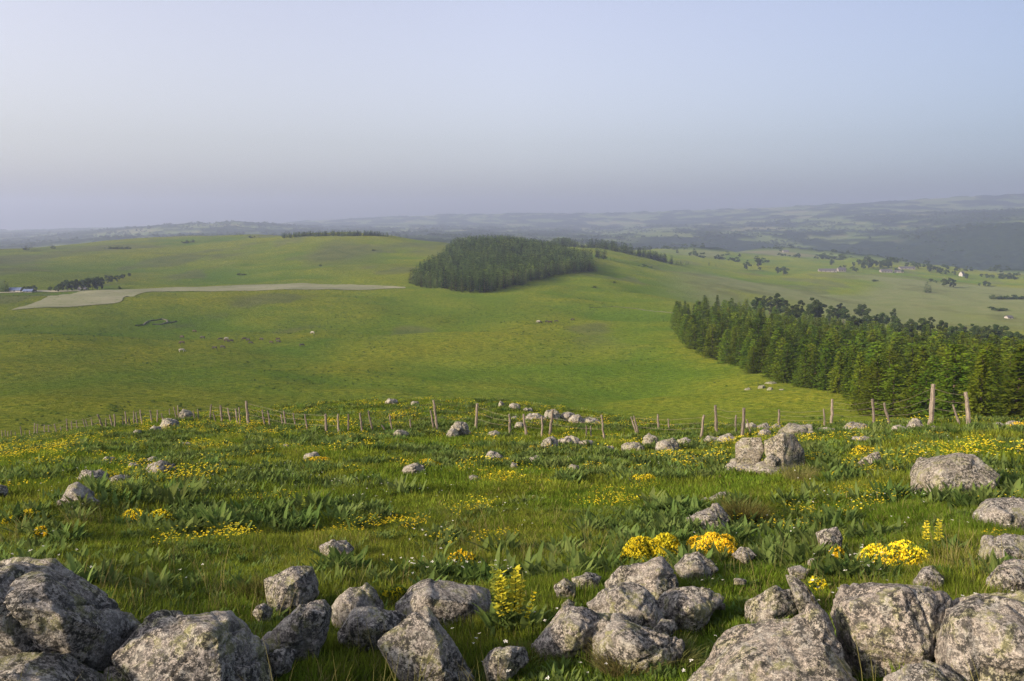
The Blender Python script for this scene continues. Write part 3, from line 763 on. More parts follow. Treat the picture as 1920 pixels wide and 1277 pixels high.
def label_all(items, cat, group, force=False):
    """items: (object, phrase in the singular with its article-free noun first, px). Equal phrases are told apart by their order from the left"""
    by = {}
    for it in items: by.setdefault(it[1], []).append(it)
    for ph, l in by.items():
        l.sort(key=lambda t: t[2]); n = len(l)
        for k, (o, _, px) in enumerate(l):
            if n == 1: lab = ph
            elif k == n - 1: lab = 'rightmost ' + ph
            elif k == 0: lab = 'leftmost ' + ph
            elif k < 20: lab = ORD[k] + ' from left, ' + ph
            elif n - k <= 20: lab = ORD[n - 1 - k] + ' from right, ' + ph
            else: lab = 'one middle ' + ph
            tag(o, lab, cat, group)


# ------------------------------------------------------------------ fence
def wood_post_mat():
    m, nt, out = new_mat('weathered_wood')
    tc = nd(nt, 'ShaderNodeTexCoord'); oi = nd(nt, 'ShaderNodeObjectInfo')
    st = nd(nt, 'ShaderNodeVectorMath', {0: tc.outputs['Object'], 1: (9, 9, 1.2)}, operation='MULTIPLY').outputs[0]
    f = noise(nt, st, 4, 5, .7)
    c = ramp(nt, f, [(.3, (.045, .038, .031)), (.5, (.14, .118, .096)), (.72, (.24, .205, .17))])
    hs = nd(nt, 'ShaderNodeHueSaturation', {'Color': c, 'Value': nd(nt, 'ShaderNodeMapRange', {'Value': oi.outputs['Random'], 'To Min': .7, 'To Max': 1.25}).outputs[0]})
    b = nd(nt, 'ShaderNodeBsdfPrincipled', {'Base Color': hs.outputs[0], 'Roughness': .9})
    bp = nd(nt, 'ShaderNodeBump', {'Height': f, 'Strength': .6, 'Distance': .02}); nt.links.new(bp.outputs[0], b.inputs['Normal'])
    nt.links.new(b.outputs[0], out.inputs[0]); return m


M['post'] = wood_post_mat()
M['wire'] = plain_mat('rusty_wire', (.16, .13, .11), (.09, .07, .06), 30)
Z1 = [(10, 620, 12, 665), (30, 620, 32, 665), (45, 625, 46, 665), (62, 622, 64, 665), (86, 630, 88, 662), (115, 600, 122, 660), (140, 625, 142, 655), (166, 620, 168, 655), (195, 580, 192, 650), (210, 585, 208, 650),
      (250, 590, 250, 645), (272, 590, 275, 645), (305, 585, 320, 640), (340, 600, 345, 635), (375, 555, 380, 635), (402, 570, 404, 632), (428, 565, 438, 625), (465, 555, 485, 620), (480, 560, 500, 615),
      (515, 555, 520, 612), (550, 530, 580, 612), (595, 555, 598, 610), (615, 535, 638, 610), (643, 530, 648, 605), (690, 545, 692, 600), (705, 515, 712, 600), (725, 550, 728, 598), (752, 510, 755, 590),
      (765, 520, 775, 590), (788, 505, 800, 590), (845, 508, 855, 580), (885, 508, 885, 580), (908, 525, 918, 565), (952, 500, 958, 550), (978, 490, 992, 555), (1000, 480, 1005, 555), (1030, 500, 1040, 545),
      (1088, 510, 1096, 560), (1112, 500, 1116, 560), (1188, 475, 1180, 570), (1200, 520, 1215, 580), (1240, 480, 1250, 578), (1280, 495, 1300, 580), (1325, 500, 1338, 585), (1345, 490, 1350, 588),
      (1385, 455, 1398, 590), (1475, 505, 1488, 590), (1505, 510, 1520, 600), (1580, 530, 1592, 605), (1595, 510, 1610, 605), (1650, 525, 1665, 610), (1715, 530, 1730, 620), (1830, 530, 1838, 640), (1900, 530, 1905, 650)]
Z2 = [(40, 530, 40, 630), (105, 525, 118, 640), (152, 510, 178, 640), (225, 590, 262, 640), (270, 530, 288, 620), (385, 560, 392, 615), (500, 510, 522, 610), (520, 450, 540, 620), (765, 470, 758, 625), (945, 530, 950, 650),
      (1025, 530, 1040, 650), (1128, 540, 1130, 670), (1190, 505, 1172, 650), (1378, 595, 1380, 665), (1402, 595, 1404, 665), (1462, 535, 1478, 680), (1630, 545, 1665, 655), (1645, 540, 1675, 650), (1780, 530, 1785, 630), (1838, 555, 1845, 630)]
Z3 = [(120, 535, 102, 670), (182, 480, 192, 645), (300, 535, 298, 650), (345, 495, 335, 665), (360, 560, 390, 660), (542, 505, 542, 605), (792, 500, 802, 600), (842, 445, 838, 600), (1070, 445, 1076, 600), (1132, 465, 1170, 600),
      (1408, 360, 1395, 605), (1520, 475, 1560, 600), (1590, 405, 1615, 605)]
POSTS = [(a / 3, 600 + b / 3, c / 3, 600 + d / 3) for a, b, c, d in Z1] + [(640 + a / 3, 600 + b / 3, 640 + c / 3, 600 + d / 3) for a, b, c, d in Z2] + [(1280 + a / 3, 600 + b / 3, 1280 + c / 3, 600 + d / 3) for a, b, c, d in Z3]
_pl = []
for (tx, ty, bx, by) in POSTS:
    G, D = ground_at(bx, by, dmin=18, dmax=100)
    lim = np.interp(bx, [0, 150, 300, 460, 640, 820, 1000, 1300, 1560, 1920], [92, 76, 60, 52, 46, 44, 42, 42, 40, 36])
    if D > lim * 1.08:
        D = lim; q = at_dist(bx, by, D); G = Vector((q.x, q.y, zat(q.x, q.y)))
    T = at_dist(tx, ty, D + RNG.uniform(-.1, .1))
    _pl.append((bx, G, T))
fc = _pl[len(_pl) // 2][1]
fence = empty('wire_fence', fc)
tag(fence, 'old wire fence of crooked weathered wooden posts crossing the brow of the hill', 'fence')
_wt = []
for (bx, G, T) in _pl:
    L = (T - G).length; mb = MB(); rg = random.Random(bx)
    r0 = max(.036, min(.085, .052 * L * rg.uniform(.8, 1.25))) if bx < 1500 else .052 * L * rg.uniform(.85, 1.15)
    n = 7; off = [Vector((rg.uniform(-1, 1), rg.uniform(-1, 1), 0)) * .018 * L for _ in range(n)]
    pts = [Vector((0, 0, 0)).lerp(T - G, -.12 + 1.12 * k / (n - 1)) + off[k] for k in range(n)]
    mb.tube(pts, [r0 * rg.uniform(.85, 1.15) * (1.1 - .3 * k / (n - 1)) for k in range(n)], 7)
    o = mobj('post', mb.mesh('post', M['post']), fence, G - fc)
    _wt.append((bx, G, T, L))
_wt.sort(key=lambda t: t[0])
mb = MB()
main = [t for t in _wt if t[3] > .85]
for a, b in zip(main, main[1:]):
    if (a[1] - b[1]).length > 14: continue
    for fr in (.45, .68, .9):
        p, q = a[1].lerp(a[2], fr) - fc, b[1].lerp(b[2], fr) - fc
        mid = (p + q) / 2 - Vector((0, 0, .02 * (p - q).length))
        mb.tube([p, mid, q], [.004] * 3, 3, cap=False)
mobj('wire', mb.mesh('wire', M['wire']), fence)

# ------------------------------------------------------------------ trees
M['bark'] = plain_mat('bark', (.09, .065, .045), (.05, .038, .028), 6)
M['spruce'] = leaf_mat('young_conifer_needles', (.056, .112, .010), (.116, .172, .014), .55, .35, 0, .15, (.085, .080, .016), .010)
M['spruce_warm'] = leaf_mat('warm_conifer_needles', (.070, .120, .010), (.138, .175, .014), .42, .35, 0, .15, (.095, .09, .016), .008)
M['dark_spruce'] = leaf_mat('dark_conifer_needles', (.020, .042, .012), (.082, .118, .026), .75, .2, 0, .05)
M['pine'] = leaf_mat('pine_needles', (.026, .046, .016), (.048, .070, .022), .35, .2, 0, .2)
M['rush'] = leaf_mat('rush_green', (.035, .068, .010), (.058, .095, .015), .3, .2, 0, .2)
M['broad'] = leaf_mat('broad_leaves', (.028, .052, .016), (.052, .078, .022), .3, .25, 0, .2)


def conifer_crown(H, Rr, seed, levels, nbr, nsp, size, mat, name, base=.04, rag=.3, power=.85):
    rg = np.random.default_rng(seed); V, F = [], []
    for li in range(levels):
        t = (li + rg.uniform(-.3, .3)) / levels; z = H * (base + (1 - base) * t)
        r = Rr * (1 - t) ** power * rg.uniform(1 - rag, 1 + rag * .5) + .12 * size
        if t < .12: r *= .8
        nb = max(3, int(round(nbr * (1 - .55 * t))))
        a0 = rg.uniform(0, 6.28)
        for b in range(nb):
            a = a0 + 6.283 * b / nb + rg.uniform(-.3, .3); rl = r * rg.uniform(.7, 1.12)
            up = rg.uniform(-.12, .16) - .22 * (1 - t) + .5 * max(0, t - .75)
            n = max(2, int(nsp * (.35 + .65 * (1 - t))))
            for s in range(n):
                u = (s + rg.uniform(.2, .9)) / n
                u = u ** .75
                p = np.array([math.cos(a) * rl * u, math.sin(a) * rl * u, z + up * rl * u + .10 * rl * u * u])
                p += rg.normal(size=3) * .18 * size * np.array([1, 1, .8])
                w = a + rg.uniform(-1.0, 1.0); l = size * rg.uniform(.55, 1.15) * (1 - .35 * u)
                d = np.array([math.cos(w), math.sin(w), rg.uniform(-.5, .55)]); d /= np.linalg.norm(d)
                sd_ = np.array([-math.sin(w), math.cos(w), rg.uniform(-.7, .7)]) * l * .30
                k = len(V)
                V += [p - d * l * .3 - sd_ * .6, p + d * l * .25 - sd_, p + d * l * .8, p + d * l * .2 + sd_]
                F.append((k, k + 1, k + 2, k + 3))
    # leader
    k = len(V); V += [(-.05 * size, 0, H * .95), (.05 * size, 0, H * .95), (0, .04 * size, H * 1.02), (0, -.04 * size, H * 1.0)]; F.append((k, k + 1, k + 2, k + 3))
    return mesh_from(name, V, np.array(F), mat)


def trunk_mesh(H, r, seed, top=.92, limbs=0, name='trunk', R0=2.0, zl=(.4, .8)):
    rg = random.Random(seed); mb = MB(); n = 6
    pts = [Vector((rg.uniform(-.02, .02) * H * (k > 0) * .5, rg.uniform(-.02, .02) * H * (k > 0) * .5, -.03 * H + (top + .03) * H * k / (n - 1))) for k in range(n)]
    mb.tube(pts, [r * (1.25 if k == 0 else 1) * (1 - .85 * k / (n - 1)) + .01 for k in range(n)], 6)
    for i in range(limbs):
        z = H * rg.uniform(*zl); a = rg.uniform(0, 6.28); L = R0 * rg.uniform(.6, .95); p = pts[0].lerp(pts[-1], (z + .03 * H) / ((top + .03) * H))
        q = p + Vector((math.cos(a) * L * .55, math.sin(a) * L * .55, L * .3)); s = p + Vector((math.cos(a) * L, math.sin(a) * L, L * rg.uniform(.4, .8)))
        mb.tube([p, q, s], [r * .42, r * .28, r * .08], 5)
    return mb.mesh(name, M['bark'], True)


def clump_crown(H, Rr, seed, nclump, nleaf, size, mat, flat=.7, z0=.35, name='crown', fill=.42):
    """broad crown: leaf clumps on an uneven volume with gaps between them"""
    rg = np.random.default_rng(seed); V, F = [], []
    zc, hz = H * (z0 + 1) / 2, H * (1 - z0) / 2
    for i in range(nclump):
        while True:
            q = rg.uniform(-1, 1, 3)
            if .25 < np.linalg.norm(q) < 1: break
        c = np.array([q[0] * Rr, q[1] * Rr, zc + q[2] * hz * .95]); cr = Rr * rg.uniform(.6, 1.1) * fill
        for s in range(nleaf):
            d = rg.normal(size=3); d /= np.linalg.norm(d); p = c + d * cr * rg.uniform(.45, 1) * np.array([1, 1, flat])
            a = rg.normal(size=3); a /= np.linalg.norm(a); b = np.cross(a, rg.normal(size=3)); b /= np.linalg.norm(b); l = size * rg.uniform(.6, 1.2)
            k = len(V); V += [p - a * l * .5, p + b * l * .32, p + a * l * .55, p - b * l * .32]; F.append((k, k + 1, k + 2, k + 3))
    return mesh_from(name, V, np.array(F), mat)


def tree(name, crown, trunk, loc=(0, 0, -500)):
    e = empty(name, loc); mobj('trunk', trunk, e); mobj('crown', crown, e); return e


_used = set()


def put(proto, loc, rz, scl, tilt=(0, 0)):
    """the first use moves the prototype itself, later ones copy it with its parts"""
    if proto.name not in _used:
        _used.add(proto.name); proto.location = loc; proto.rotation_euler = (tilt[0], tilt[1], rz); proto.scale = scl; return proto
    return copy_tree(proto, loc, rz, scl, tilt)


def inside(poly, x, y):
    c = False; n = len(poly)
    for i in range(n):
        (x1, y1), (x2, y2) = poly[i], poly[i - 1]
        if (y1 > y) != (y2 > y) and x < (x2 - x1) * (y - y1) / (y2 - y1) + x1: c = not c
    return c


def edge_dist(line, x, y):
    best = 1e9
    for (x1, y1), (x2, y2) in zip(line, line[1:]):
        dx, dy = x2 - x1, y2 - y1; t = max(0, min(1, ((x - x1) * dx + (y - y1) * dy) / (dx * dx + dy * dy)))
        best = min(best, math.hypot(x - x1 - t * dx, y - y1 - t * dy))
    return best


def scatter_poly(poly, spacing, seed, edge=None, edge_sp=None):
    """blue-noise-like points in a ground polygon, with a closed row along its edge line"""
    rg = random.Random(seed); pts = []
    if edge:
        s = edge_sp or spacing * .75
        for (x1, y1), (x2, y2) in zip(edge, edge[1:]):
            L = math.hypot(x2 - x1, y2 - y1); n = max(1, int(L / s))
            for k in range(n):
                t = (k + rg.uniform(.2, .8)) / n; pts.append((x1 + (x2 - x1) * t + rg.uniform(-.15, .15) * s, y1 + (y2 - y1) * t + rg.uniform(-.15, .15) * s))
    xs = [p[0] for p in poly]; ys = [p[1] for p in poly]; cell = {}

    def ok(x, y, r):
        i, j = int(x // spacing), int(y // spacing)
        for a in range(i - 1, i + 2):
            for b in range(j - 1, j + 2):
                for (u, v) in cell.get((a, b), ()):
                    if (u - x) ** 2 + (v - y) ** 2 < r * r: return False
        return True
    for p in pts: cell.setdefault((int(p[0] // spacing), int(p[1] // spacing)), []).append(p)
    tries = int((max(xs) - min(xs)) * (max(ys) - min(ys)) / spacing ** 2 * 14)
    for _ in range(tries):
        x, y = rg.uniform(min(xs), max(xs)), rg.uniform(min(ys), max(ys))
        if inside(poly, x, y) and ok(x, y, spacing * rg.uniform(.72, 1.0)):
            pts.append((x, y)); cell.setdefault((int(x // spacing), int(y // spacing)), []).append((x, y))
    return pts


def gp(px, py, dmin=150): return tuple(ground_at(px, py, dmin=dmin)[0][:2])


# --- the conifer plantation on the right
spr = []
for k in range(7):
    H = 20.0; Rr = [4.8, 4.3, 5.5, 4.7, 5.2, 4.2, 5.7][k]
    spr.append(tree('conifer', conifer_crown(H, Rr, 50 + k, 26, 10, 17, 1.25, M['spruce_warm' if k > 4 else 'spruce'], 'crown', .03, .46, [.6, .72, .52, .66, .56, .78, .48][k]), trunk_mesh(H, .28, k)))
CROWNS = [next(k for k in t.children if k.name.startswith('crown')).data for t in spr]
front = [gp(*p) for p in [(1268, 601), (1276, 625), (1300, 652), (1335, 668), (1400, 692), (1455, 708), (1500, 724), (1580, 740), (1604, 752)]] + [tuple(at_dist(p, 780, D)[:2]) for p, D in [(1650, 212), (1760, 188), (1930, 170), (2080, 165)]]
back = [gp(*p) for p in [(2100, 700), (1930, 684), (1720, 652), (1600, 634), (1430, 600), (1330, 588)]]
polyR = front + back
ptsR = scatter_poly(polyR, 11.6, 5, front, 7.5)
items = []
rgt = random.Random(11)
post_ref = [(1290, 'at the far left tip of the plantation'), (1345, 'near the left tip of the plantation'), (1420, 'left of the rocky outcrop'), (1480, 'behind the rocky outcrop'), (1545, 'right of the rocky outcrop'), (1600, 'behind the pair of posts'),
            (1660, 'behind the slim post and leaning post'), (1720, 'left of the tallest post'), (1775, 'behind the tallest post'), (1840, 'behind the two right end posts'), (2500, 'at the right edge of the photo')]
ptsR = [p for p in ptsR if to_px((*p, zat(*p)))[0] < 2010]
ptsR.sort(key=lambda p: math.hypot(*p) + (0 if edge_dist(front, *p) > 9 else -400))
restR, ptsR = np.array(ptsR[296:]), ptsR[:296]
for (x, y) in ptsR:
    d = math.hypot(x, y); z = zat(x, y); px, py = to_px((x, y, z))
    e = edge_dist(front, x, y)
    H = rgt.uniform(14.0, 17.8) * (1.0 if e > 10 else rgt.uniform(.80, 1.0))
    if px > 2010: continue
    s = H / 20.0; sw = s * rgt.uniform(1.25, 1.75)
    o = put(spr[rgt.choice((5, 6)) if rgt.random() < (.6 if px > 1640 else .22) else rgt.randrange(5)], (x, y, z - .3), rgt.uniform(0, 6.28), (sw, sw, s), (rgt.uniform(-.03, .03), rgt.uniform(-.03, .03)))
    row = 'front row' if e < 5 else 'second row' if e < 17 else 'third row' if e < 30 else 'fourth row' if e < 45 else 'middle rows' if e < 85 else 'rear rows'
    ref = next(r for p, r in post_ref if px < p)
    items.append((o, 'green conifer, %s, %s' % (row, ref), px))
label_all(items, 'conifer', 'conifers of the plantation beside the pasture')


RESTR = restR
# --- dark pines and broad trees standing behind the plantation
pines = []
for k in range(4):
    H = 18.0
    pines.append(tree('pine_tree', clump_crown(H, [4.2, 5.0, 3.6, 4.6][k], 80 + k, [26, 28, 24, 26][k], 190, .85, M['pine'], .75, [.12, .36, .06, .3][k], fill=.42), trunk_mesh(H, .32, 30 + k, .85, 6, R0=3.5)))
items = []
for i, (x, y, kind) in enumerate([(5, 430, 0), (45, 420, 0), (95, 440, 2), (145, 415, 2), (190, 440, 0), (250, 500, 1), (310, 465, 2), (430, 435, 0), (455, 470, 3), (400, 470, 3), (530, 505, 2), (590, 480, 0), (625, 510, 3), (760, 490, 1), (700, 560, 3), (800, 560, 3),
                                   (850, 560, 0), (910, 555, 1), (985, 525, 2), (1010, 570, 0), (1070, 620, 3), (1110, 600, 2), (1190, 590, 1), (1250, 585, 2), (1340, 610, 1), (1395, 650, 2), (1450, 645, 3), (1480, 625, 0), (1580, 628, 0), (1620, 640, 3),
                                   (1660, 640, 0), (1735, 638, 1), (1790, 650, 2), (1850, 680, 3), (1890, 700, 1)]):
    px, py = 1420 + x / 3.84, 440 + y / 3.84
    tgt = rgt.uniform(17, 22) * (.8 if px > 1700 else 1); best = None
    for D in range(430, 960, 10):
        q = at_dist(px, py, D); h = q.z - zat(q.x, q.y)
        if best is None or abs(h - tgt) < best[0]: best = (abs(h - tgt), D, h, q)
    _, D, h, q = best; s = h / 18.0; sw = s * rgt.uniform(.9, 1.2)
    o = put(pines[kind], (q.x, q.y, zat(q.x, q.y)), rgt.uniform(0, 6.28), (sw, sw, s))
    nm = ['rounded dark tree', 'umbrella crowned pine', 'narrow dark tree', 'ragged pine'][kind]
    items.append((o, nm + ' rising behind the green plantation', px))
label_all(items, 'tree', 'dark trees behind the plantation')

# --- conifer wood on the middle hill: its edge trees one by one, the rest as a mass
dk = [tree('dark_conifer', conifer_crown(17.0, [3.0, 2.7, 3.3][k], 120 + k, 13, 7, 5, 1.9, M['dark_spruce'], 'crown', .08, .25, .68), trunk_mesh(17.0, .2, 60 + k)) for k in range(3)]
edgeA = [gp(*p) for p in [(768, 531), (800, 540), (850, 546), (905, 550), (945, 541), (985, 531), (1022, 522), (1060, 514), (1116, 509)]]
polyC = edgeA + [gp(*p) for p in [(1108, 497), (1060, 476), (1003, 465), (952, 461.5), (905, 461.5), (856, 463.5), (826, 492), (795, 510)]]
edge_pts = scatter_poly([(0, 0), (1, 0), (1, 1)], 5, 9, edgeA, 6.2)
items = []
for (x, y) in edge_pts[:92]:
    z = zat(x, y); s = rgt.uniform(.9, 1.15); px, _ = to_px((x, y, z))
    o = put(dk[rgt.randrange(3)], (x, y, z - .3), rgt.uniform(0, 6.28), (s * 1.1, s * 1.1, s))
    side = 'left face' if px < 905 else 'shaded right face'
    part = ('outer end', 'middle', 'front corner')[min(2, int((px - 765) / 48))] if px < 905 else ('front corner', 'near part', 'far part', 'outer end')[min(3, int((px - 905) / 54))]
    items.append((o, 'dark edge conifer of the hill wood, %s, %s' % (side, part), px))
label_all(items, 'conifer', 'edge conifers of the dark wood on the middle hill')


# ------------------------------------------------------------------ scattering of uncountable stuff on points
def scatter(name, pts, rot, scl, idx, protos, holder=[0]):
    """one object: points in a mesh, each carrying one of the small meshes by geometry nodes"""
    me = bpy.data.meshes.new(name); pts = np.asarray(pts, np.float32); n = len(pts)
    me.vertices.add(n); me.vertices.foreach_set('co', pts.ravel())
    for nm, typ, dat in (('rot', 'FLOAT_VECTOR', np.asarray(rot, np.float32)), ('scl', 'FLOAT_VECTOR', np.asarray(scl, np.float32)), ('idx', 'INT', np.asarray(idx, np.int32))):
        a = me.attributes.new(nm, typ, 'POINT'); a.data.foreach_set('vector' if typ == 'FLOAT_VECTOR' else 'value', dat.ravel())
    a = me.attributes.new('rnd', 'FLOAT', 'POINT'); a.data.foreach_set('value', np.random.default_rng(n).random(n).astype(np.float32))
    o = bpy.data.objects.new(name, me); COL.objects.link(o)
    ng = bpy.data.node_groups.new(name + '_nodes', 'GeometryNodeTree')
    ng.interface.new_socket('Geometry', in_out='INPUT', socket_type='NodeSocketGeometry'); ng.interface.new_socket('Geometry', in_out='OUTPUT', socket_type='NodeSocketGeometry')
    N, L = ng.nodes.new, ng.links.new
    gi, go, ip, jn = N('NodeGroupInput'), N('NodeGroupOutput'), N('GeometryNodeInstanceOnPoints'), N('GeometryNodeJoinGeometry')
    for p in reversed(protos):
        ob = bpy.data.objects.new(name + '_source', p); oi = N('GeometryNodeObjectInfo'); oi.inputs['Object'].default_value = ob; oi.inputs['As Instance'].default_value = True
        L(oi.outputs['Geometry'], jn.inputs[0])

    def att(nm, typ):
        q = N('GeometryNodeInputNamedAttribute'); q.data_type = typ; q.inputs['Name'].default_value = nm; return q.outputs['Attribute']
    L(gi.outputs[0], ip.inputs['Points']); L(jn.outputs[0], ip.inputs['Instance']); ip.inputs['Pick Instance'].default_value = True
    L(att('idx', 'INT'), ip.inputs['Instance Index']); L(att('scl', 'FLOAT_VECTOR'), ip.inputs['Scale'])
    er = N('FunctionNodeEulerToRotation'); L(att('rot', 'FLOAT_VECTOR'), er.inputs[0]); L(er.outputs[0], ip.inputs['Rotation'])
    L(ip.outputs[0], go.inputs[0])
    md = o.modifiers.new('scatter', 'NODES'); md.node_group = ng
    tag(o, kind='stuff')
    return o


dkm = [o.children[1].data if o.children[1].name.startswith('crown') else o.children[0].data for o in dk]
P = scatter_poly(polyC, 6.0, 21)
P = [p for p in P if edge_dist(edgeA, *p) > 4]
XY = np.array(P); n = len(P); zz = HT(XY[:, 0], XY[:, 1])
pxs = np.array([to_px((x, y, 0))[0] for x, y in XY]); s = RNG.uniform(.9, 1.06, n) * (.92 + .34 * np.exp(-((pxs - 925) / 75) ** 2) * sstep(1000, 1350, np.hypot(XY[:, 0], XY[:, 1])))
o = scatter('conifer_wood', np.c_[XY, zz - .3], np.c_[np.zeros((n, 2)), RNG.uniform(0, 6.28, n)], np.c_[s * .98, s * .98, s * RNG.uniform(.94, 1.05, n)], RNG.integers(0, 3, n), dkm)
o['label'] = 'dark conifer wood covering the top of the middle hill'
print('HILL WOOD', n)

n = len(RESTR); s = RNG.uniform(.68, .9, n)
o = scatter('plantation', np.c_[RESTR, HT(RESTR[:, 0], RESTR[:, 1]) - .3], np.c_[np.zeros((n, 2)), RNG.uniform(0, 6.28, n)], np.c_[s * 1.25, s * 1.25, s], RNG.integers(0, 7, n), CROWNS)
o['label'] = 'rear trees of the conifer plantation seen over its nearer tops'
# bands of trees farther off
far_pts = []


def band(line, width, sp, seed, dmin=900, hs=1.0):
    L = [ground_at(*p, dmin=dmin)[0] for p in line]; rg = random.Random(seed)
    for a, b in zip(L, L[1:]):
        k = max(1, int((b - a).length / sp * max(1, width / sp)))
        for _ in range(k):
            t = rg.random(); p = a.lerp(b, t); x, y = p.x + rg.uniform(-.5, .5) * width, p.y + rg.uniform(-.5, .5) * width
            far_pts.append((x, y, zat(x, y) - .3, hs * rg.uniform(.7, 1.2)))


band([(1005, 461), (1060, 462), (1120, 465), (1160, 472), (1200, 481), (1252, 493)], 30, 7, 1, 1000, 1.0)
band([(1062, 476), (1100, 482), (1140, 487)], 14, 7, 2, 900, .9)
band([(1240, 491), (1300, 495), (1345, 500)], 10, 22, 3, 900, .5)
band([(538, 444), (600, 442.5), (660, 442), (720, 443)], 34, 4.5, 4, 1200, .52)
band([(835, 447), (860, 447)], 20, 7, 5, 1100, .7)
fp = np.array(far_pts); n = len(fp); s = fp[:, 3]
o = scatter('distant_treeline', fp[:, :3], np.c_[np.zeros((n, 2)), RNG.uniform(0, 6.28, n)], np.c_[s * 1.25, s * 1.25, s], RNG.integers(0, 3, n), dkm)
o['label'] = 'bands of dark conifers along the far crests'
# scattered woods on the far plateau
bl = [clump_crown(11.0, 5.5, 200 + k, 9, 26, 2.6, M['broad'], .75, .05, 'far_tree', .5) for k in range(3)]
n0 = 46000; A = RNG.uniform(R(-36), R(36), n0); D = np.sqrt(RNG.uniform(2300 ** 2, 8200 ** 2, n0)); X, Y = np.sin(A) * D, np.cos(A) * D
keep = (n2(X, Y * .6, 240, 61, 3) > .20) & (RNG.random(n0) < .55)
vis = np.degrees(A) > -3
keep |= (np.abs(n2(X, Y * .8, 420, 63, 2)) < .012) & (D > 2600)
keep &= ~((D < 3300) & ~vis)
X, Y, D = X[keep], Y[keep], D[keep]; n = len(X); s = RNG.uniform(.7, 1.3, n)
o = scatter('distant_woodland', np.c_[X, Y, HT(X, Y, True) - .4], np.c_[np.zeros((n, 2)), RNG.uniform(0, 6.28, n)], np.c_[s * 1.3, s * 1.3, s], RNG.integers(0, 3, n), bl)
o['label'] = 'hedges and woods scattered over the hazy far plateau'
print('FAR TREES', n)

# rush tufts and weeds that fleck the pasture
rt = [clump_crown(.7, .62, 260 + k, 5, 9, .42, M['rush'], .7, .0, 'rush', .6) for k in range(3)]
n0 = 26000; A = RNG.uniform(R(-34), R(26), n0); D = np.sqrt(RNG.uniform(190 ** 2, 900 ** 2, n0)); X, Y = np.sin(A) * D, np.cos(A) * D
keep = (n2(X, Y * .6, 60, 66, 3) + .25 * n2(X, Y, 14, 67, 1) > .10) & (RNG.random(n0) < .6)
X, Y = X[keep], Y[keep]; keep = np.array([not inside(polyR, x, y) and not inside(polyC, x, y) for x, y in zip(X, Y)]); X, Y = X[keep], Y[keep]; n = len(X); s = RNG.uniform(.3, .8, n)
o = scatter('rush_tufts', np.c_[X, Y, HT(X, Y) - .05], np.c_[np.zeros((n, 2)), RNG.uniform(0, 6.28, n)], np.c_[s * 1.2, s * 1.2, s * .8], RNG.integers(0, 3, n), rt)
o['label'] = 'dark rush tufts flecking the green pasture'

# --- single trees and bushes on the plain to the right and by the left farm
bt = []
for k in range(3):
    bt.append(tree('broadleaf_tree', clump_crown(10.0, [4.2, 4.8, 3.8][k], 140 + k, 14, 60, 1.3, M['broad'], .7, [.12, .2, .1][k], fill=.42), trunk_mesh(10.0, .25, 90 + k, .8, 4, R0=2.5)))
bs = [tree('bush', clump_crown(4.0, 3.4, 160 + k, 10, 45, 1.0, M['broad'], .6, .0, fill=.45), trunk_mesh(4.0, .15, 95 + k, .7, 4, R0=1.5, zl=(.1, .4))) for k in range(2)]
items = []


def spot(kind, px, base, hpx, phrase, wide=1.0, dmin=500):
    G, D = ground_at(px, base, dmin=dmin); h = hpx * D / FPX
    pr = {'t': bt, 'b': bs, 'c': dk, 'p': pines}[kind]; H = {'t': 10.0, 'b': 4.0, 'c': 17.0, 'p': 18.0}[kind]
    s = h / H
    o = put(pr[rgt.randrange(len(pr))], G - Vector((0, 0, .1)), rgt.uniform(0, 6.28), (s * wide, s * wide, s)); items.append((o, phrase, px)); return o


for px, b, h in [(1401, 507, 15), (1422, 501, 18), (1424, 507, 6)]: spot('t', px, b, h, 'round tree alone on the pale pasture left of the village')
for px, b, h, wd in [(1457, 514, 14, .7), (1468, 516, 16, 1.2)]: spot('t', px, b, h, 'dark tree of the close clump on the green rise', wd)
for px, b, h in [(1737, 549, 20), (1744, 548, 12)]: spot('c', px, b, h, 'dark pointed tree standing on the open plain at right', 1.6)
for px, b, h, wd in [(1770, 538, 14, 1), (1781, 538, 15, 1), (1788, 539, 13, .8), (1745, 529, 6, 1.4), (1754, 531, 5, 1.4)]: spot('t', px, b, h, 'dark tree of the clump on the plain at right', wd)
for px, b, h, wd in [(1846, 537, 10, 1), (1853, 538, 8, 1), (1836, 536, 5, 1.3)]: spot('t', px, b, h, 'tree of the small clump near the right edge', wd)
spot('b', 1872, 583, 8, 'dark flat bush alone on the pale plain at right', 2.0)
for px, b, h in [(1204, 500, 5), (1219, 502, 4)]: spot('b', px, b, h, 'dark bush on the pasture right of the hill wood', 1.6)
for px, b, h in [(1145, 487, 6), (1152, 488, 4), (1110, 485, 10), (1122, 486, 9), (1131, 487, 8)]: spot('c', px, b, h, 'small conifer trailing off the right of the hill wood', 1.2)
for px, b, h in [(1560, 498, 11), (1575, 508, 9), (1583, 508, 10), (1598, 509, 9), (1606, 511, 8), (1618, 505, 18), (1628, 503, 19), (1637, 503, 16), (1648, 504, 14), (1657, 502, 14), (1665, 503, 16), (1672, 503, 19), (1680, 511, 8), (1692, 512, 6), (1610, 498, 11), (1625, 492, 12), (1600, 500, 8)]:
    spot('t', px, b, h, 'tree among the farmhouses of the village', 1.0, 900)
for px, b, h in [(1700, 502, 9), (1712, 503, 9), (1722, 504, 10), (1738, 508, 13), (1747, 511, 13), (1756, 512, 11), (1764, 514, 10), (1775, 515, 9), (1788, 516, 8), (1812, 523, 10), (1840, 520, 6), (1850, 520, 6), (1862, 521, 5), (1885, 521, 6), (1897, 521, 6)]:
    spot('t', px, b, h, 'tree in the row right of the village, before the gorge', 1.1, 900)
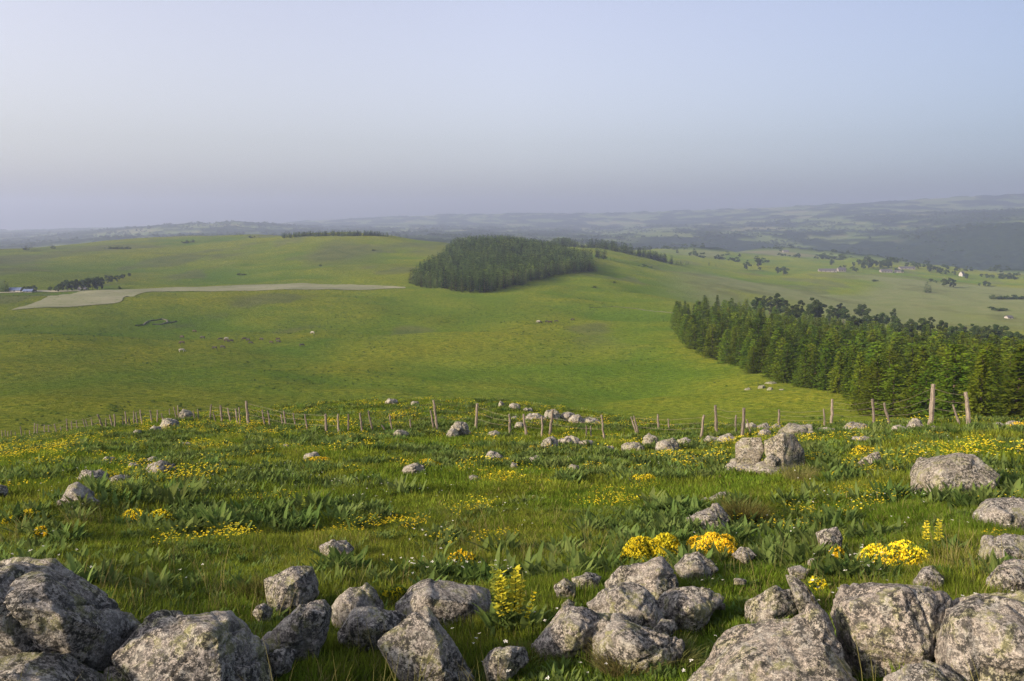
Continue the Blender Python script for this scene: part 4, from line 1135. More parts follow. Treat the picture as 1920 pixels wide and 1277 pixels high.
for px, b, h in [(1528, 475, 6), (1540, 482, 8), (1549, 486, 9), (1560, 486, 8), (1572, 487, 9), (1585, 486, 8), (1640, 528, 5)]: spot('b', px, b, h, 'bush of the thicket above the village', 1.3, 900)
for px in range(1862, 1925, 7): spot('b', px, 561, 7, 'bush of the clipped hedge at the right edge', 1.1)
for px, b, h, wd in [(110, 547, 12, 1), (118, 545, 16, 1), (127, 545, 19, 1), (136, 545, 17, 1), (147, 545, 20, .9), (156, 545, 19, .9), (166, 544, 21, .9), (174, 544, 22, .9), (183, 543, 22, .9), (190, 542, 20, .9)]: spot('t', px, b, h, 'dark tree of the grove above the pale field at left', wd)
for px, b, h, wd in [(202, 531, 14, 1), (210, 531, 13, 1), (220, 528, 11, 1.1), (231, 524, 9, 1.2), (243, 519, 7, 1.3)]: spot('t', px, b, h, 'tree trailing uphill from the grove at left', wd)
for px, b, h in [(3, 548, 14), (10, 548, 21), (15, 548, 16)]: spot('c', px, b, h, 'dark conifer beside the blue roofed shed', 1.4)
for px, b, h in [(46, 546, 8), (54, 546, 9), (64, 546, 10), (68, 547, 7), (95, 546, 8), (104, 546, 8)]: spot('t', px, b, h, 'small tree right of the blue roofed shed')
spot('b', 224, 542, 5, 'tiny dark bush at the top of the pale field', 1.0)
for px in (203, 212, 222, 232, 241): spot('b', px, 467, 4, 'bush of the dark hedge high on the left slope', 1.6)
for px, b in [(345, 456), (352, 455), (360, 454), (472, 446), (50, 469), (100, 466)]: spot('b', px, b, 4, 'bush dotted along the left skyline', 1.4, 900)
for px, b, h in [(452, 516, 4), (458, 516, 3), (600, 499, 3), (700, 470, 3), (1115, 540, 4), (1150, 530, 3)]: spot('b', px, b, h, 'low bush dotted on the open hillside', 1.8)
label_all(items, 'tree', 'scattered trees and bushes on the far pastures')
for o, _, _ in items:
    if o.name.startswith('bush'): o['category'] = 'bush'
for pr in spr + pines + dk + bt + bs:
    if pr.name not in _used:
        for c in list(pr.children): bpy.data.objects.remove(c)
        bpy.data.objects.remove(pr)

# ------------------------------------------------------------------ farm buildings
M['plaster'] = plain_mat('pale_plaster', (.2, .19, .175), (.15, .14, .13), 1)
M['white'] = plain_mat('whitewash', (.32, .315, .30), (.26, .25, .24), 1)
M['slate'] = plain_mat('slate_roof', (.075, .075, .085), (.05, .05, .06), 1)
M['blue'] = plain_mat('blue_sheet_roof', (.08, .11, .22), (.06, .09, .18), 1)
M['void'] = plain_mat('dark_window', (.03, .03, .035), (.02, .02, .02), 1)


def house(px, base, wpx, hpx, label, wall='plaster', roof='slate', dep=.5, rz=.15, cat='house', dmin=500):
    G, D = ground_at(px, base, dmin=dmin); w, h = wpx * D / FPX, hpx * D / FPX; dpt = max(6, w * dep); e = h * .55
    b = empty('farmhouse' if cat == 'house' else cat.replace(' ', '_'), G - Vector((0, 0, .4)), rz)
    tag(b, label, cat, 'farm buildings on the far pastures')
    mb = MB(); x, y = w / 2, dpt / 2
    c = [(-x, -y), (x, -y), (x, y), (-x, y)]
    for (x1, y1), (x2, y2) in zip(c, c[1:] + c[:1]): mb.quad((x1, y1, 0), (x2, y2, 0), (x2, y2, e), (x1, y1, e))
    for sx in (-x, x): mb.tri((sx, -y, e), (sx, y, e), (sx, 0, h))
    mobj('wall', mb.mesh('wall', M[wall]), b)
    mb = MB(); ov = .5
    for sg in (-1, 1):
        a = [(-x - ov, sg * (y + ov), e - .35), (x + ov, sg * (y + ov), e - .35), (x + ov, 0, h + .1), (-x - ov, 0, h + .1)]
        t = [(p, q, r + .3) for p, q, r in a]
        mb.quad(*a); mb.quad(*t)
        for i in range(4): mb.quad(a[i], a[(i + 1) % 4], t[(i + 1) % 4], t[i])
    rf = mobj('roof', mb.mesh('roof', M[roof]), b)
    n = max(1, int(w / 6))
    for k in range(min(n, 4)):
        xx = -x + w * (k + .5) / min(n, 4); mb = MB(); ww = min(1.2, w * .08)
        mb.quad((xx - ww, -y - .04, e * .35), (xx + ww, -y - .04, e * .35), (xx + ww, -y - .04, e * .8), (xx - ww, -y - .04, e * .8))
        mobj('window', mb.mesh('window', M['void']), b)
    if cat == 'house':
        mb = MB(); mb.tube([(x * .6, 0, h - .6), (x * .6, 0, h + 1.3)], [.5, .45], 4); mobj('chimney', mb.mesh('chimney', M['plaster']), rf)
    return b


house(1551, 510, 30, 6, 'long low grey barn left of the village trees', 'plaster', 'slate', .3, -.1, 'barn')
house(1577, 509, 14, 7, 'small pale farmhouse between barn and village trees', 'plaster', 'slate', .6)
house(1661, 511, 20, 6, 'long farmhouse with slate roof under the tallest village trees', 'plaster', 'slate', .4, .05)
house(1685, 511, 14, 5, 'low slate roofed farmhouse at the right end of the village', 'plaster', 'slate', .6, -.3)
house(1700, 505, 26, 5, 'long dark roofed barn behind the village on the right', 'plaster', 'slate', .3, 0, 'barn')
house(1803, 518, 7, 8, 'white farmhouse alone at the edge of the gorge', 'white', 'slate', .9, .6)
house(1891, 597, 9, 5, 'small white hut alone on the plain near the right edge', 'white', 'slate', .6, .2, 'hut')
house(30, 547, 18, 7, 'blue roofed shed by the left edge above the pale field', 'white', 'blue', .5, .05, 'shed')
house(54, 547.5, 14, 5, 'lower blue roofed shed right of the first blue shed', 'plaster', 'blue', .5, .05, 'shed')
house(155, 543, 12, 4, 'small pale house in front of the left grove', 'white', 'slate', .5, .1)
house(1473, 473, 10, 4, 'tiny pale farmhouse on the crest above the village', 'plaster', 'slate', .6, .1)

# ------------------------------------------------------------------ ruin and low walls on the pasture
M['drystone'] = plain_mat('dry_stone', (.065, .07, .045), (.035, .04, .025), .8)


def low_wall(name, lines, h, wd, label, cat, mat='drystone', seed=1):
    rg = random.Random(seed); mb = MB(); org = ground_at(*lines[0][0], dmin=150)[0]
    for line in lines:
        L = [ground_at(*p, dmin=150)[0] for p in line]; pts = []
        for a, b in zip(L, L[1:]):
            n = max(2, int((b - a).length / 2.2)); pts += [a.lerp(b, k / n) for k in range(n)]
        pts.append(L[-1]); prev = None
        for p in pts:
            hh = h * rg.uniform(.55, 1.25); z = zat(p.x, p.y); q = Vector((p.x + rg.uniform(-.3, .3), p.y + rg.uniform(-.3, .3), z)) - org
            cur = [q + Vector((wd * .5, wd * .5, -.4)), q + Vector((wd * .3, wd * .3, hh)), q + Vector((-wd * .3, -wd * .3, hh)), q + Vector((-wd * .5, -wd * .5, -.4))]
            if prev:
                for i in range(3): mb.quad(prev[i], cur[i], cur[i + 1], prev[i + 1])
            prev = cur
    o = mobj(name, mb.mesh(name, M[mat]), loc=org); tag(o, label, cat); return o


low_wall('stone_ruin', [[(268, 610), (277, 603), (303, 599), (313, 601), (314, 606)], [(288, 609), (300, 609), (313, 606)], [(255, 611), (268, 610)], [(318, 606), (330, 603)]], .7, 1.0, 'tumbled dark stone ruin outlines above the grazing cows', 'ruin')
low_wall('stone_wall', [[(1105, 577), (1150, 575), (1200, 580), (1262, 587)]], .35, .7, 'thin dark field wall crossing the pasture left of the plantation tip', 'wall', seed=3)
#low_wall('stone_wall', [[(924, 551), (924, 575), (922, 600)]], .3, .55, 'faint field wall running down from the front corner of the hill wood', 'wall', seed=4)
#low_wall('stone_wall', [[(738, 545), (741, 570), (735, 596), (733, 612)]], .3, .55, 'faint field wall running down from the end of the pale field', 'wall', seed=5)
#low_wall('stone_wall', [[(1240, 615), (1255, 609), (1268, 606)], [(1236, 619), (1262, 614)]], .9, 1.5, 'heap of dark field stones at the tip of the plantation', 'wall', seed=6)

# ------------------------------------------------------------------ cattle
def cow_mesh():
    vs = [((0, 0, 1.05), .36), ((.55, 0, 1.08), .36), ((.95, 0, 1.05), .28), ((-.55, 0, 1.05), .36), ((-.85, 0, 1.05), .26),
          ((1.15, 0, .85), .17), ((1.30, 0, .55), .14), ((1.42, 0, .28), .11), ((1.50, 0, .14), .08),
          ((.72, .2, .72), .13), ((.74, .22, .38), .075), ((.72, .22, .03), .06), ((.72, -.2, .72), .13), ((.66, -.22, .38), .075), ((.70, -.22, .03), .06),
          ((-.72, .2, .76), .16), ((-.82, .22, .42), .08), ((-.76, .22, .03), .06), ((-.72, -.2, .76), .16), ((-.72, -.22, .42), .08), ((-.66, -.22, .03), .06),
          ((-1.02, 0, .9), .04), ((-1.06, 0, .45), .03), ((1.28, .16, .68), .04), ((1.28, -.16, .68), .04)]
    ed = [(0, 1), (1, 2), (0, 3), (3, 4), (2, 5), (5, 6), (6, 7), (7, 8), (1, 9), (9, 10), (10, 11), (1, 12), (12, 13), (13, 14), (3, 15), (15, 16), (16, 17), (3, 18), (18, 19), (19, 20), (4, 21), (21, 22), (6, 23), (6, 24)]
    me = bpy.data.meshes.new('cow'); me.from_pydata([v for v, r in vs], ed, []); me.update()
    o = bpy.data.objects.new('cow_tmp', me); COL.objects.link(o)
    sk = o.modifiers.new('s', 'SKIN'); o.modifiers.new('b', 'SUBSURF').levels = 1
    for d_, (v, r) in zip(me.skin_vertices[0].data, vs): d_.radius = (r, r)
    me.skin_vertices[0].data[0].use_root = True
    m2 = bpy.data.meshes.new_from_object(o.evaluated_get(bpy.context.evaluated_depsgraph_get()))
    bpy.data.objects.remove(o); bpy.data.meshes.remove(me); m2.name = 'cow'; m2.materials.clear(); return m2


cm = cow_mesh(); cows = {}
for nm, c1, c2 in (('black', (.03, .025, .022), (.02, .018, .016)), ('brown', (.045, .03, .022), (.035, .022, .016)), ('white', (.26, .25, .22), (.2, .19, .17))):
    q = cm.copy(); q.materials.append(plain_mat(nm + '_hide', c1, c2, 3)); q.polygons.foreach_set('use_smooth', np.ones(len(q.polygons), bool)); cows[nm] = q
items = []
for x, y, c in [(440, 262, 'brown'), (440, 316, 'brown'), (435, 385, 'white'), (550, 210, 'brown'), (625, 268, 'black'), (785, 280, 'black'), (840, 275, 'white'), (835, 293, 'brown'), (880, 300, 'black'), (735, 360, 'black'), (803, 355, 'black'),
                (1000, 277, 'brown'), (1035, 288, 'black'), (1055, 316, 'black'), (1155, 281, 'black'), (1240, 309, 'brown'), (1300, 281, 'brown'), (1305, 303, 'black'), (1515, 335, 'black'), (1615, 223, 'white')]:
    px, py = 250 + x / 4.8, 580 + y / 4.8; G, D = ground_at(px, py, dmin=200)
    o = mobj('cow', cows[c], loc=G); o.rotation_euler.z = rgt.choice([0, math.pi]) + rgt.uniform(-.7, .7); o.scale = [rgt.uniform(1.1, 1.35)] * 3
    items.append((o, c + ' cow grazing in the herd on the left pasture', px))
for x, y, c in [(1110, 676, 'white'), (1119, 681, 'black'), (1156, 676, 'black'), (1175, 679, 'brown'), (1208, 674, 'black'), (1302, 665, 'black')]:
    px, py = 640 + x / 3, 380 + y / 3; G, D = ground_at(px, py, dmin=200)
    o = mobj('cow', cows[c], loc=G); o.rotation_euler.z = rgt.choice([0, math.pi]) + rgt.uniform(-.7, .7); o.scale = [rgt.uniform(1.1, 1.35)] * 3
    items.append((o, c + ' cow grazing below the hill wood', px))
label_all(items, 'cow', 'cattle grazing on the pasture')
# ------------------------------------------------------------------ meadow plants
M['grass'] = leaf_mat('grass_blades', (.096, .156, .018), (.164, .194, .027), .40, .42, 0, .33, (.05, .092, .011))
M['straw'] = leaf_mat('dry_grass', (.20, .17, .075), (.12, .13, .045), .3, .3, 0, 1.0)
M['leaf'] = leaf_mat('broad_plant_leaves', (.070, .118, .030), (.120, .160, .050), .32, .4, 0, 1.2)
M['spike'] = leaf_mat('flower_spike_green', (.17, .22, .035), (.24, .27, .045), .2, .3, 0, 2)
M['yellow'] = leaf_mat('yellow_petals', (.72, .63, .045), (.72, .53, .028), .2, .25, 0, 4)
M['lemon'] = leaf_mat('lemon_petals', (.62, .55, .05), (.48, .46, .05), .2, .3, 0, 4)
M['white_petal'] = leaf_mat('white_petals', (.72, .72, .66), (.62, .62, .58), .1, .3, 0, 4)
M['heath'] = leaf_mat('brown_tussock', (.075, .072, .022), (.10, .095, .03), .3, .2, 0, 2, (.05, .07, .018))
M['stem'] = leaf_mat('green_stems', (.06, .10, .02), (.09, .12, .03), .2, .2, 0, 2)


def tuft(seed, n, h, w, spread, bend, mat, name='tuft', dry=0):
    rg = np.random.default_rng(seed); V, F, MI = [], [], []
    for i in range(n):
        a = rg.uniform(0, 6.28); r = spread * math.sqrt(rg.random()); x, y = math.cos(a) * r, math.sin(a) * r
        hh = h * rg.uniform(.45, 1.1); la = a + rg.uniform(-.9, .9); bl_ = bend * hh * rg.uniform(.2, 1.1); ww = w * rg.uniform(.6, 1.2); ta = rg.uniform(0, 3.14)
        sx, sy = math.cos(ta) * ww * .5, math.sin(ta) * ww * .5; k = len(V)
        for t in (0, .45, .8):
            cx, cy = x + math.cos(la) * bl_ * t * t, y + math.sin(la) * bl_ * t * t; q = 1 - .5 * t
            V += [(cx - sx * q, cy - sy * q, hh * t - .02), (cx + sx * q, cy + sy * q, hh * t - .02)]
        V.append((x + math.cos(la) * bl_, y + math.sin(la) * bl_, hh * (1 - .12 * bend)))
        F += [(k, k + 1, k + 3, k + 2), (k + 2, k + 3, k + 5, k + 4), (k + 4, k + 5, k + 6)]
        d_ = 1 if rg.random() < dry else 0
        MI += [d_] * 3
    me = mesh_from(name, V, F, mat)
    if dry: me.materials.append(M['straw']); me.polygons.foreach_set('material_index', np.array(MI, np.int32))
    return me


RC = np.array([(r[0], r[1], r[2]) for r in ROCKS])


def clear_of_rocks(x, y, f=.9):
    keep = np.ones(len(x), bool)
    for cx, cy, r in RC:
        keep &= (x - cx) ** 2 + (y - cy) ** 2 > (r * f) ** 2
    return keep


def meadow_pts(n, d0, d1, power, azmax=46, seed=1):
    rg = np.random.default_rng(seed)
    u = rg.random(n); e = 2 - power
    D = (d0 ** e + u * (d1 ** e - d0 ** e)) ** (1 / e); A = np.radians(rg.uniform(-azmax, azmax, n))
    return np.sin(A) * D, np.cos(A) * D, D, rg


def field(name, n, d0, d1, power, protos, smin, smax, label, seed=1, cond=None, grow=0.0, tilt=.12, azmax=46, hmod=None):
    x, y, D, rg = meadow_pts(n, d0, d1, power, azmax, seed)
    k = clear_of_rocks(x, y)
    if cond is not None: k &= cond(x, y, D, rg)
    x, y, D = x[k], y[k], D[k]; n = len(x); s = rg.uniform(smin, smax, n)
    z = HT(x, y); wv = s * (1 + grow * np.log(np.maximum(D / 7, 1)))
    hh = s * (hmod(x, y) if hmod else 1.0)
    o = scatter(name, np.c_[x, y, z], np.c_[rg.normal(0, tilt, (n, 2)), rg.uniform(0, 6.28, n)], np.c_[wv, wv, hh], rg.integers(0, len(protos), n), protos)
    if label: o['label'] = label
    print(name.upper(), n)
    return o


gh = lambda x, y: .62 + .75 * sstep(-.25, .35, n2(x, y, 1.6, 71, 2)) + .25 * n2(x, y, .5, 72, 1)
near_t = [tuft(300 + k, 48, .095, .0062, .10, .65, M['grass'], dry=.09) for k in range(6)]
far_t = [tuft(320 + k, 36, .115, .013, .17, .6, M['grass'], dry=.05) for k in range(5)]
field('grass', 36000, 3.2, 17, 1.1, near_t, .75, 1.35, 'green meadow grass between the boulders', 2, hmod=gh)
field('meadow_grass', 56000, 14, 98, 1.15, far_t, .8, 1.3, 'green meadow grass running up to the fence', 3, grow=.35, hmod=gh)
# taller pale stalks in the foreground
stalk = [tuft(340 + k, 7, .42, .0045, .10, .45, M['straw']) for k in range(3)]
field('dry_grass', 900, 4.2, 13, 1.3, stalk, .6, 1.15, 'thin dry grass stalks among the front boulders', 4, cond=lambda x, y, D, rg: n2(x, y, 2.5, 73, 2) > .0)


# flowers nobody could count
def flower_tuft(seed, n, h, spread, r, mat, stems=True):
    rg = np.random.default_rng(seed); V, F, MI = [], [], []
    for i in range(n):
        a = rg.uniform(0, 6.28); q = spread * math.sqrt(rg.random()); x, y, z = math.cos(a) * q, math.sin(a) * q, h * rg.uniform(.65, 1.1)
        if stems:
            k = len(V); V += [(x * .7 - .002, y * .7, 0), (x * .7 + .002, y * .7, 0), (x, y, z)]; F.append((k, k + 1, k + 2)); MI.append(1)
        for p in range(5):
            w = 6.283 * p / 5 + a; k = len(V); rr = r * rg.uniform(.8, 1.2); tz = rg.uniform(-.3, .6) * rr
            V += [(x, y, z), (x + math.cos(w - .45) * rr * .7, y + math.sin(w - .45) * rr * .7, z + tz * .6 + .003), (x + math.cos(w) * rr, y + math.sin(w) * rr, z + tz), (x + math.cos(w + .45) * rr * .7, y + math.sin(w + .45) * rr * .7, z + tz * .6 + .003)]
            F.append((k, k + 1, k + 2, k + 3)); MI.append(0)
    me = mesh_from('flowers', V, F, mat); me.materials.append(M['stem']); me.polygons.foreach_set('material_index', np.array(MI, np.int32)); return me


yt = [flower_tuft(360 + k, 9, .15, .16, .0125, M['yellow']) for k in range(3)]
yt2 = [flower_tuft(366 + k, 16, .16, .30, .021, M['yellow']) for k in range(3)]
patch = lambda th: (lambda x, y, D, rg: (n2(x, y, 2.2, 75, 2) * .8 + .5 * n2(x, y, 1.2, 76, 1) + .06 * sstep(-6, 8, -x * .3) > th) & (rg.random(len(x)) < .8))
field('yellow_flowers', 4200, 10.5, 20, 1.0, yt, .7, 1.3, 'small yellow flowers sprinkled through the meadow', 5, cond=patch(.2))
field('yellow_meadow_flowers', 8000, 18, 60, 1.0, yt2, .8, 1.5, 'drifts of small yellow flowers in the meadow below the fence', 6, cond=patch(.16))
wt = [flower_tuft(370 + k, 3, .20, .22, .013, M['white_petal']) for k in range(3)]
field('white_flowers', 480, 4.6, 24, 1.0, wt, .8, 1.4, 'tiny white flowers dotted in the grass', 7, cond=lambda x, y, D, rg: n2(x, y, 3, 78, 2) > -.02)


# broad-leaved plants
def rosette(seed, n, L, W, mat, spread=.5, name='leaves'):
    rg = np.random.default_rng(seed); V, F = [], []
    for i in range(n):
        a = 6.283 * i * .382 + rg.uniform(-.3, .3); el = rg.uniform(.7, 1.42); l = L * rg.uniform(.65, 1.1); w = W * rg.uniform(.75, 1.15)
        b0 = np.array([math.cos(a), math.sin(a), 0]) * .04 + rg.normal(size=3) * np.array([spread * .12, spread * .12, 0])
        side = np.array([-math.sin(a), math.cos(a), 0]); p = b0.copy(); k = len(V); e = el; segs = 5
        for s in range(segs + 1):
            t = s / segs; ww = w * (math.sin(math.pi * (t * .9 + .08)) ** .8) * .5
            fold = .25 * ww
            V += [p - side * ww + np.array([0, 0, fold]), p, p + side * ww + np.array([0, 0, fold])]
            p = p + np.array([math.cos(a) * math.cos(e), math.sin(a) * math.cos(e), math.sin(e)]) * l / segs; e -= rg.uniform(.02, .17)
        for s in range(segs):
            q = k + 3 * s; F += [(q, q + 1, q + 4, q + 3), (q + 1, q + 2, q + 5, q + 4)]
    return mesh_from(name, V, np.array(F), mat, True)


ros = [rosette(400 + k, [22, 30, 20, 34, 26, 38][k], [.27, .29, .25, .28, .31, .29][k], [.05, .056, .048, .048, .06, .052][k], M['leaf'], [.5, .8, .5, .9, .6, .9][k]) for k in range(6)]
REFS = [r for r in ROCKS if r[3]]


def near_ref(x, y):
    p = to_px((x, y, zat(x, y))); best = None
    for r in REFS:
        q = to_px((r[0], r[1], zat(r[0], r[1]))); dx, dy = p[0] - q[0], (p[1] - q[1]) * 1.6; d_ = math.hypot(dx, dy)
        if best is None or d_ < best[0]: best = (d_, r[3], dx, dy)
    d_, nm, dx, dy = best
    side = ('right of' if dx > 0 else 'left of') if abs(dx) > abs(dy) else ('in front of' if dy > 0 else 'beyond')
    far = 'just ' if d_ < 90 else '' if d_ < 220 else 'well '
    return '%s%s the %s' % (far, side, nm)


plants = []
picked = [(320, 955, 1.5), (275, 948, 1.4), (345, 935, 1.2), (300, 970, 1.2), (355, 1000, 1.0), (330, 1005, 1.0), (470, 985, 1.2), (445, 975, 1.1), (500, 978, 1.1), (760, 932, 1.5), (745, 925, 1.2), (780, 925, 1.2), (1058, 1036, .95), (560, 975, 1.0),
          (970, 950, 1.1), (990, 948, 1.1), (840, 1018, .9), (820, 1010, .9), (1690, 865, 1.4), (1665, 862, 1.3), (1710, 850, 1.2), (1735, 845, 1.0), (1580, 1085, .9), (1600, 1078, .9), (1640, 1085, .95), (1555, 1080, .8), (1620, 1060, .8),
          (1500, 1010, 1.0), (1480, 1000, .9), (1800, 935, 1.1), (1760, 945, 1.0), (1660, 940, 1.1), (1690, 935, 1.0), (1610, 940, 1.0), (1790, 1040, .8), (1830, 1070, .7), (500, 1165, .62), (520, 1150, .62), (985, 1195, .75), (965, 1200, .7), (945, 1195, .7),
          (280, 1060, .8), (160, 1060, .7), (120, 1015, .9), (60, 1000, 1.0), (90, 1010, .9), (30, 1040, .8), (350, 1110, .7), (1330, 1110, .7), (1380, 1105, .7), (1520, 930, 1.2), (1560, 855, 1.2), (1530, 858, 1.2), (1590, 850, 1.1)]
for px, py, s in picked:
    G, D = ground_at(px, py, dmin=3.5, dmax=60); plants.append((G, s, px))
rp = np.random.default_rng(77); tries = 0
while len(plants) < 292 and tries < 6000:
    tries += 1
    D = 8.0 * (34 / 8.0) ** rp.random(); a = math.radians(rp.uniform(-31, 31)); x, y = math.sin(a) * D, math.cos(a) * D
    if n2(np.array([x]), np.array([y]), 3.4, 81, 2)[0] < -.16 + .2 * rp.random(): continue
    if not clear_of_rocks(np.array([x]), np.array([y]), 1.1)[0]: continue
    if any((x - p[0].x) ** 2 + (y - p[0].y) ** 2 < .16 for p in plants): continue
    plants.append((Vector((x, y, zat(x, y))), rp.uniform(.75, 1.3), to_px((x, y, zat(x, y)))[0]))
items = []
for G, s, px in plants:
    o = mobj('leafy_plant', ros[rp.integers(0, 6)], loc=G - Vector((0, 0, .02))); o.rotation_euler = (rp.normal(0, .08), rp.normal(0, .08), rp.uniform(0, 6.28)); o.scale = (s * 1.05, s * 1.05, s * rp.uniform(.8, 1.15))
    items.append((o, 'leafy plant ' + near_ref(G.x, G.y), px))
label_all(items, 'plant', 'broad leaved plants in the meadow')
field('meadow_herbs', 20000, 7.5, 72, 1.0, ros, .45, 1.05, 'small broad leaved herbs carpeting the far meadow', 8, cond=lambda x, y, D, rg: (n2(x, y, 3.4, 81, 2) > -.05) & (rg.random(len(x)) < np.clip((D - 2) / 22, .3, 1)))


field('small_herbs', 6500, 3.6, 14, 1.0, ros, .16, .42, 'small leafy herbs mixed into the near grass', 9, cond=lambda x, y, D, rg: n2(x, y, 1.5, 83, 2) > -.1)


# tall flower spikes
def spike_plant(seed, h, big=1.0, petal='spike'):
    rg = np.random.default_rng(seed); lean = rg.normal(0, .05, 2)
    mb = MB(); pts = [Vector((lean[0] * t * h, lean[1] * t * h, h * t)) for t in (0, .35, .7, 1)]; mb.tube(pts, [.011 * big, .009 * big, .007 * big, .003], 5)
    stem = mb.mesh('stem', M['stem'])
    V, F = [], []
    for lv in range(7):
        t = .46 + .54 * lv / 6; c = np.array([lean[0] * t * h, lean[1] * t * h, h * t]); nb = 12 if lv < 6 else 6
        rr = h * (.10 * (1 - .45 * lv / 6)) * big
        for b in range(nb * 2):
            a = rg.uniform(0, 6.28); d = np.array([math.cos(a), math.sin(a), rg.uniform(-.1, .55)]); p = c + d * rr * rg.uniform(.25, 1); l = h * .034 * big * rg.uniform(.7, 1.3)
            sd_ = np.array([-math.sin(a), math.cos(a), rg.uniform(-.5, .5)]) * l * .55; k = len(V)
            V += [p - d * l, p + sd_, p + d * l, p - sd_]; F.append((k, k + 1, k + 2, k + 3))
    bloss = mesh_from('blossoms', V, np.array(F), M[petal])
    V, F = [], []
    for lv in range(5):
        t = .06 + .11 * lv
        for sgn in (0, 1):
            a = lv * 1.57 + sgn * math.pi + rg.uniform(-.3, .3); l = h * .30 * (1 - .12 * lv) * big; w = l * .32; p = np.array([lean[0] * t * h, lean[1] * t * h, h * t]); e = 1.0; k = len(V); side = np.array([-math.sin(a), math.cos(a), 0])
            for s_ in range(5):
                u = s_ / 4; ww = w * math.sin(math.pi * (u * .88 + .1)) * .5; V += [p - side * ww + np.array([0, 0, .2 * ww]), p, p + side * ww + np.array([0, 0, .2 * ww])]
                p = p + np.array([math.cos(a) * math.cos(e), math.sin(a) * math.cos(e), math.sin(e)]) * l / 4; e -= .32
            for s_ in range(4):
                q = k + 3 * s_; F += [(q, q + 1, q + 4, q + 3), (q + 1, q + 2, q + 5, q + 4)]
    leaves = mesh_from('leaves', V, np.array(F), M['leaf'], True)
    return stem, leaves, bloss


def spike_thing(name, G, h, proto, parts=True):
    e = empty(name, G - Vector((0, 0, .02)), rp.uniform(0, 6.28)); e.scale = [h] * 3
    for nm, me in zip(('stem', 'leaves', 'blossoms'), proto): mobj(nm, me, e)
    return e


sp_g = [spike_plant(500 + k, 1.0, 1.0, 'spike') for k in range(3)]; sp_y = [spike_plant(510 + k, 1.0, 1.05, 'lemon') for k in range(3)]
items = []
for px, b, top, c in [(1578, 1032, 989, 'g'), (1734, 1036, 977, 'y'), (1757, 1040, 974, 'y'), (1848, 968, 943, 'y'), (340, 1118, 1076, 'g'), (433, 955, 926, 'g'), (441, 905, 872, 'g'), (570, 968, 922, 'g'), (592, 965, 938, 'g'), (228, 948, 902, 'g'), (242, 945, 910, 'g'),
                      (372, 882, 850, 'g'), (382, 880, 852, 'g'), (405, 850, 824, 'g'), (415, 850, 824, 'g'), (432, 845, 827, 'g'), (414, 880, 860, 'g'), (450, 860, 842, 'g'), (335, 885, 868, 'g'), (265, 895, 880, 'g'), (144, 1008, 992, 'g'), (205, 990, 970, 'g'),
                      (556, 778, 757, 'g'), (470, 775, 760, 'g'), (545, 776, 760, 'g'), (1686, 848, 820, 'g'), (968, 900, 875, 'g'), (720, 895, 878, 'g'), (895, 930, 900, 'g'), (650, 812, 797, 'g'), (660, 812, 798, 'g'), (605, 797, 786, 'g'), (365, 800, 785, 'g'),
                      (1290, 812, 796, 'g'), (1302, 812, 795, 'g'), (1200, 805, 790, 'g'), (1215, 800, 788, 'g'), (1052, 1010, 982, 'g')]:
    G, D = ground_at(px, b, dmin=4, dmax=62); h = (b - top) * D / FPX
    o = spike_thing('flower_spike', G, h, (sp_g if c == 'g' else sp_y)[rp.integers(0, 3)])
    items.append((o, ('tall green flower spike ' if c == 'g' else 'yellow tipped flower spike ') + near_ref(G.x, G.y), px))
label_all(items, 'flower', 'tall flower spikes in the meadow')

# the tall yellow-flowering plant between the front boulders
G, D = ground_at(958, 1196, dmin=4, dmax=20)
e = empty('flowering_plant', G); tag(e, 'tall plant with yellow flower heads rising between the front row boulders', 'flowering plant')
for k, (dx, top, pet, bg_) in enumerate([(-30, 1040, 'spike', .8), (-8, 1058, 'lemon', 1.25), (6, 1052, 'lemon', 1.1), (20, 1078, 'lemon', .95), (34, 1098, 'yellow', .7), (-20, 1075, 'lemon', 1.0)]):
    h = (1196 - top) * D / FPX; st = spike_plant(530 + k, 1.0, bg_, pet); off = Vector((dx * .55 * D / FPX, RNG.uniform(-.06, .06), 0))
    for nm, me in zip(('stem', 'leaves', 'blossoms'), st):
        o = mobj(nm, me, e, off); o.scale = [h] * 3; o.rotation_euler = (0, dx * .004, 0)
for k in range(4):
    o = mobj('leaves', ros[k], e, Vector((RNG.uniform(-.12, .12), RNG.uniform(-.1, .1), 0))); o.scale = [.9] * 3


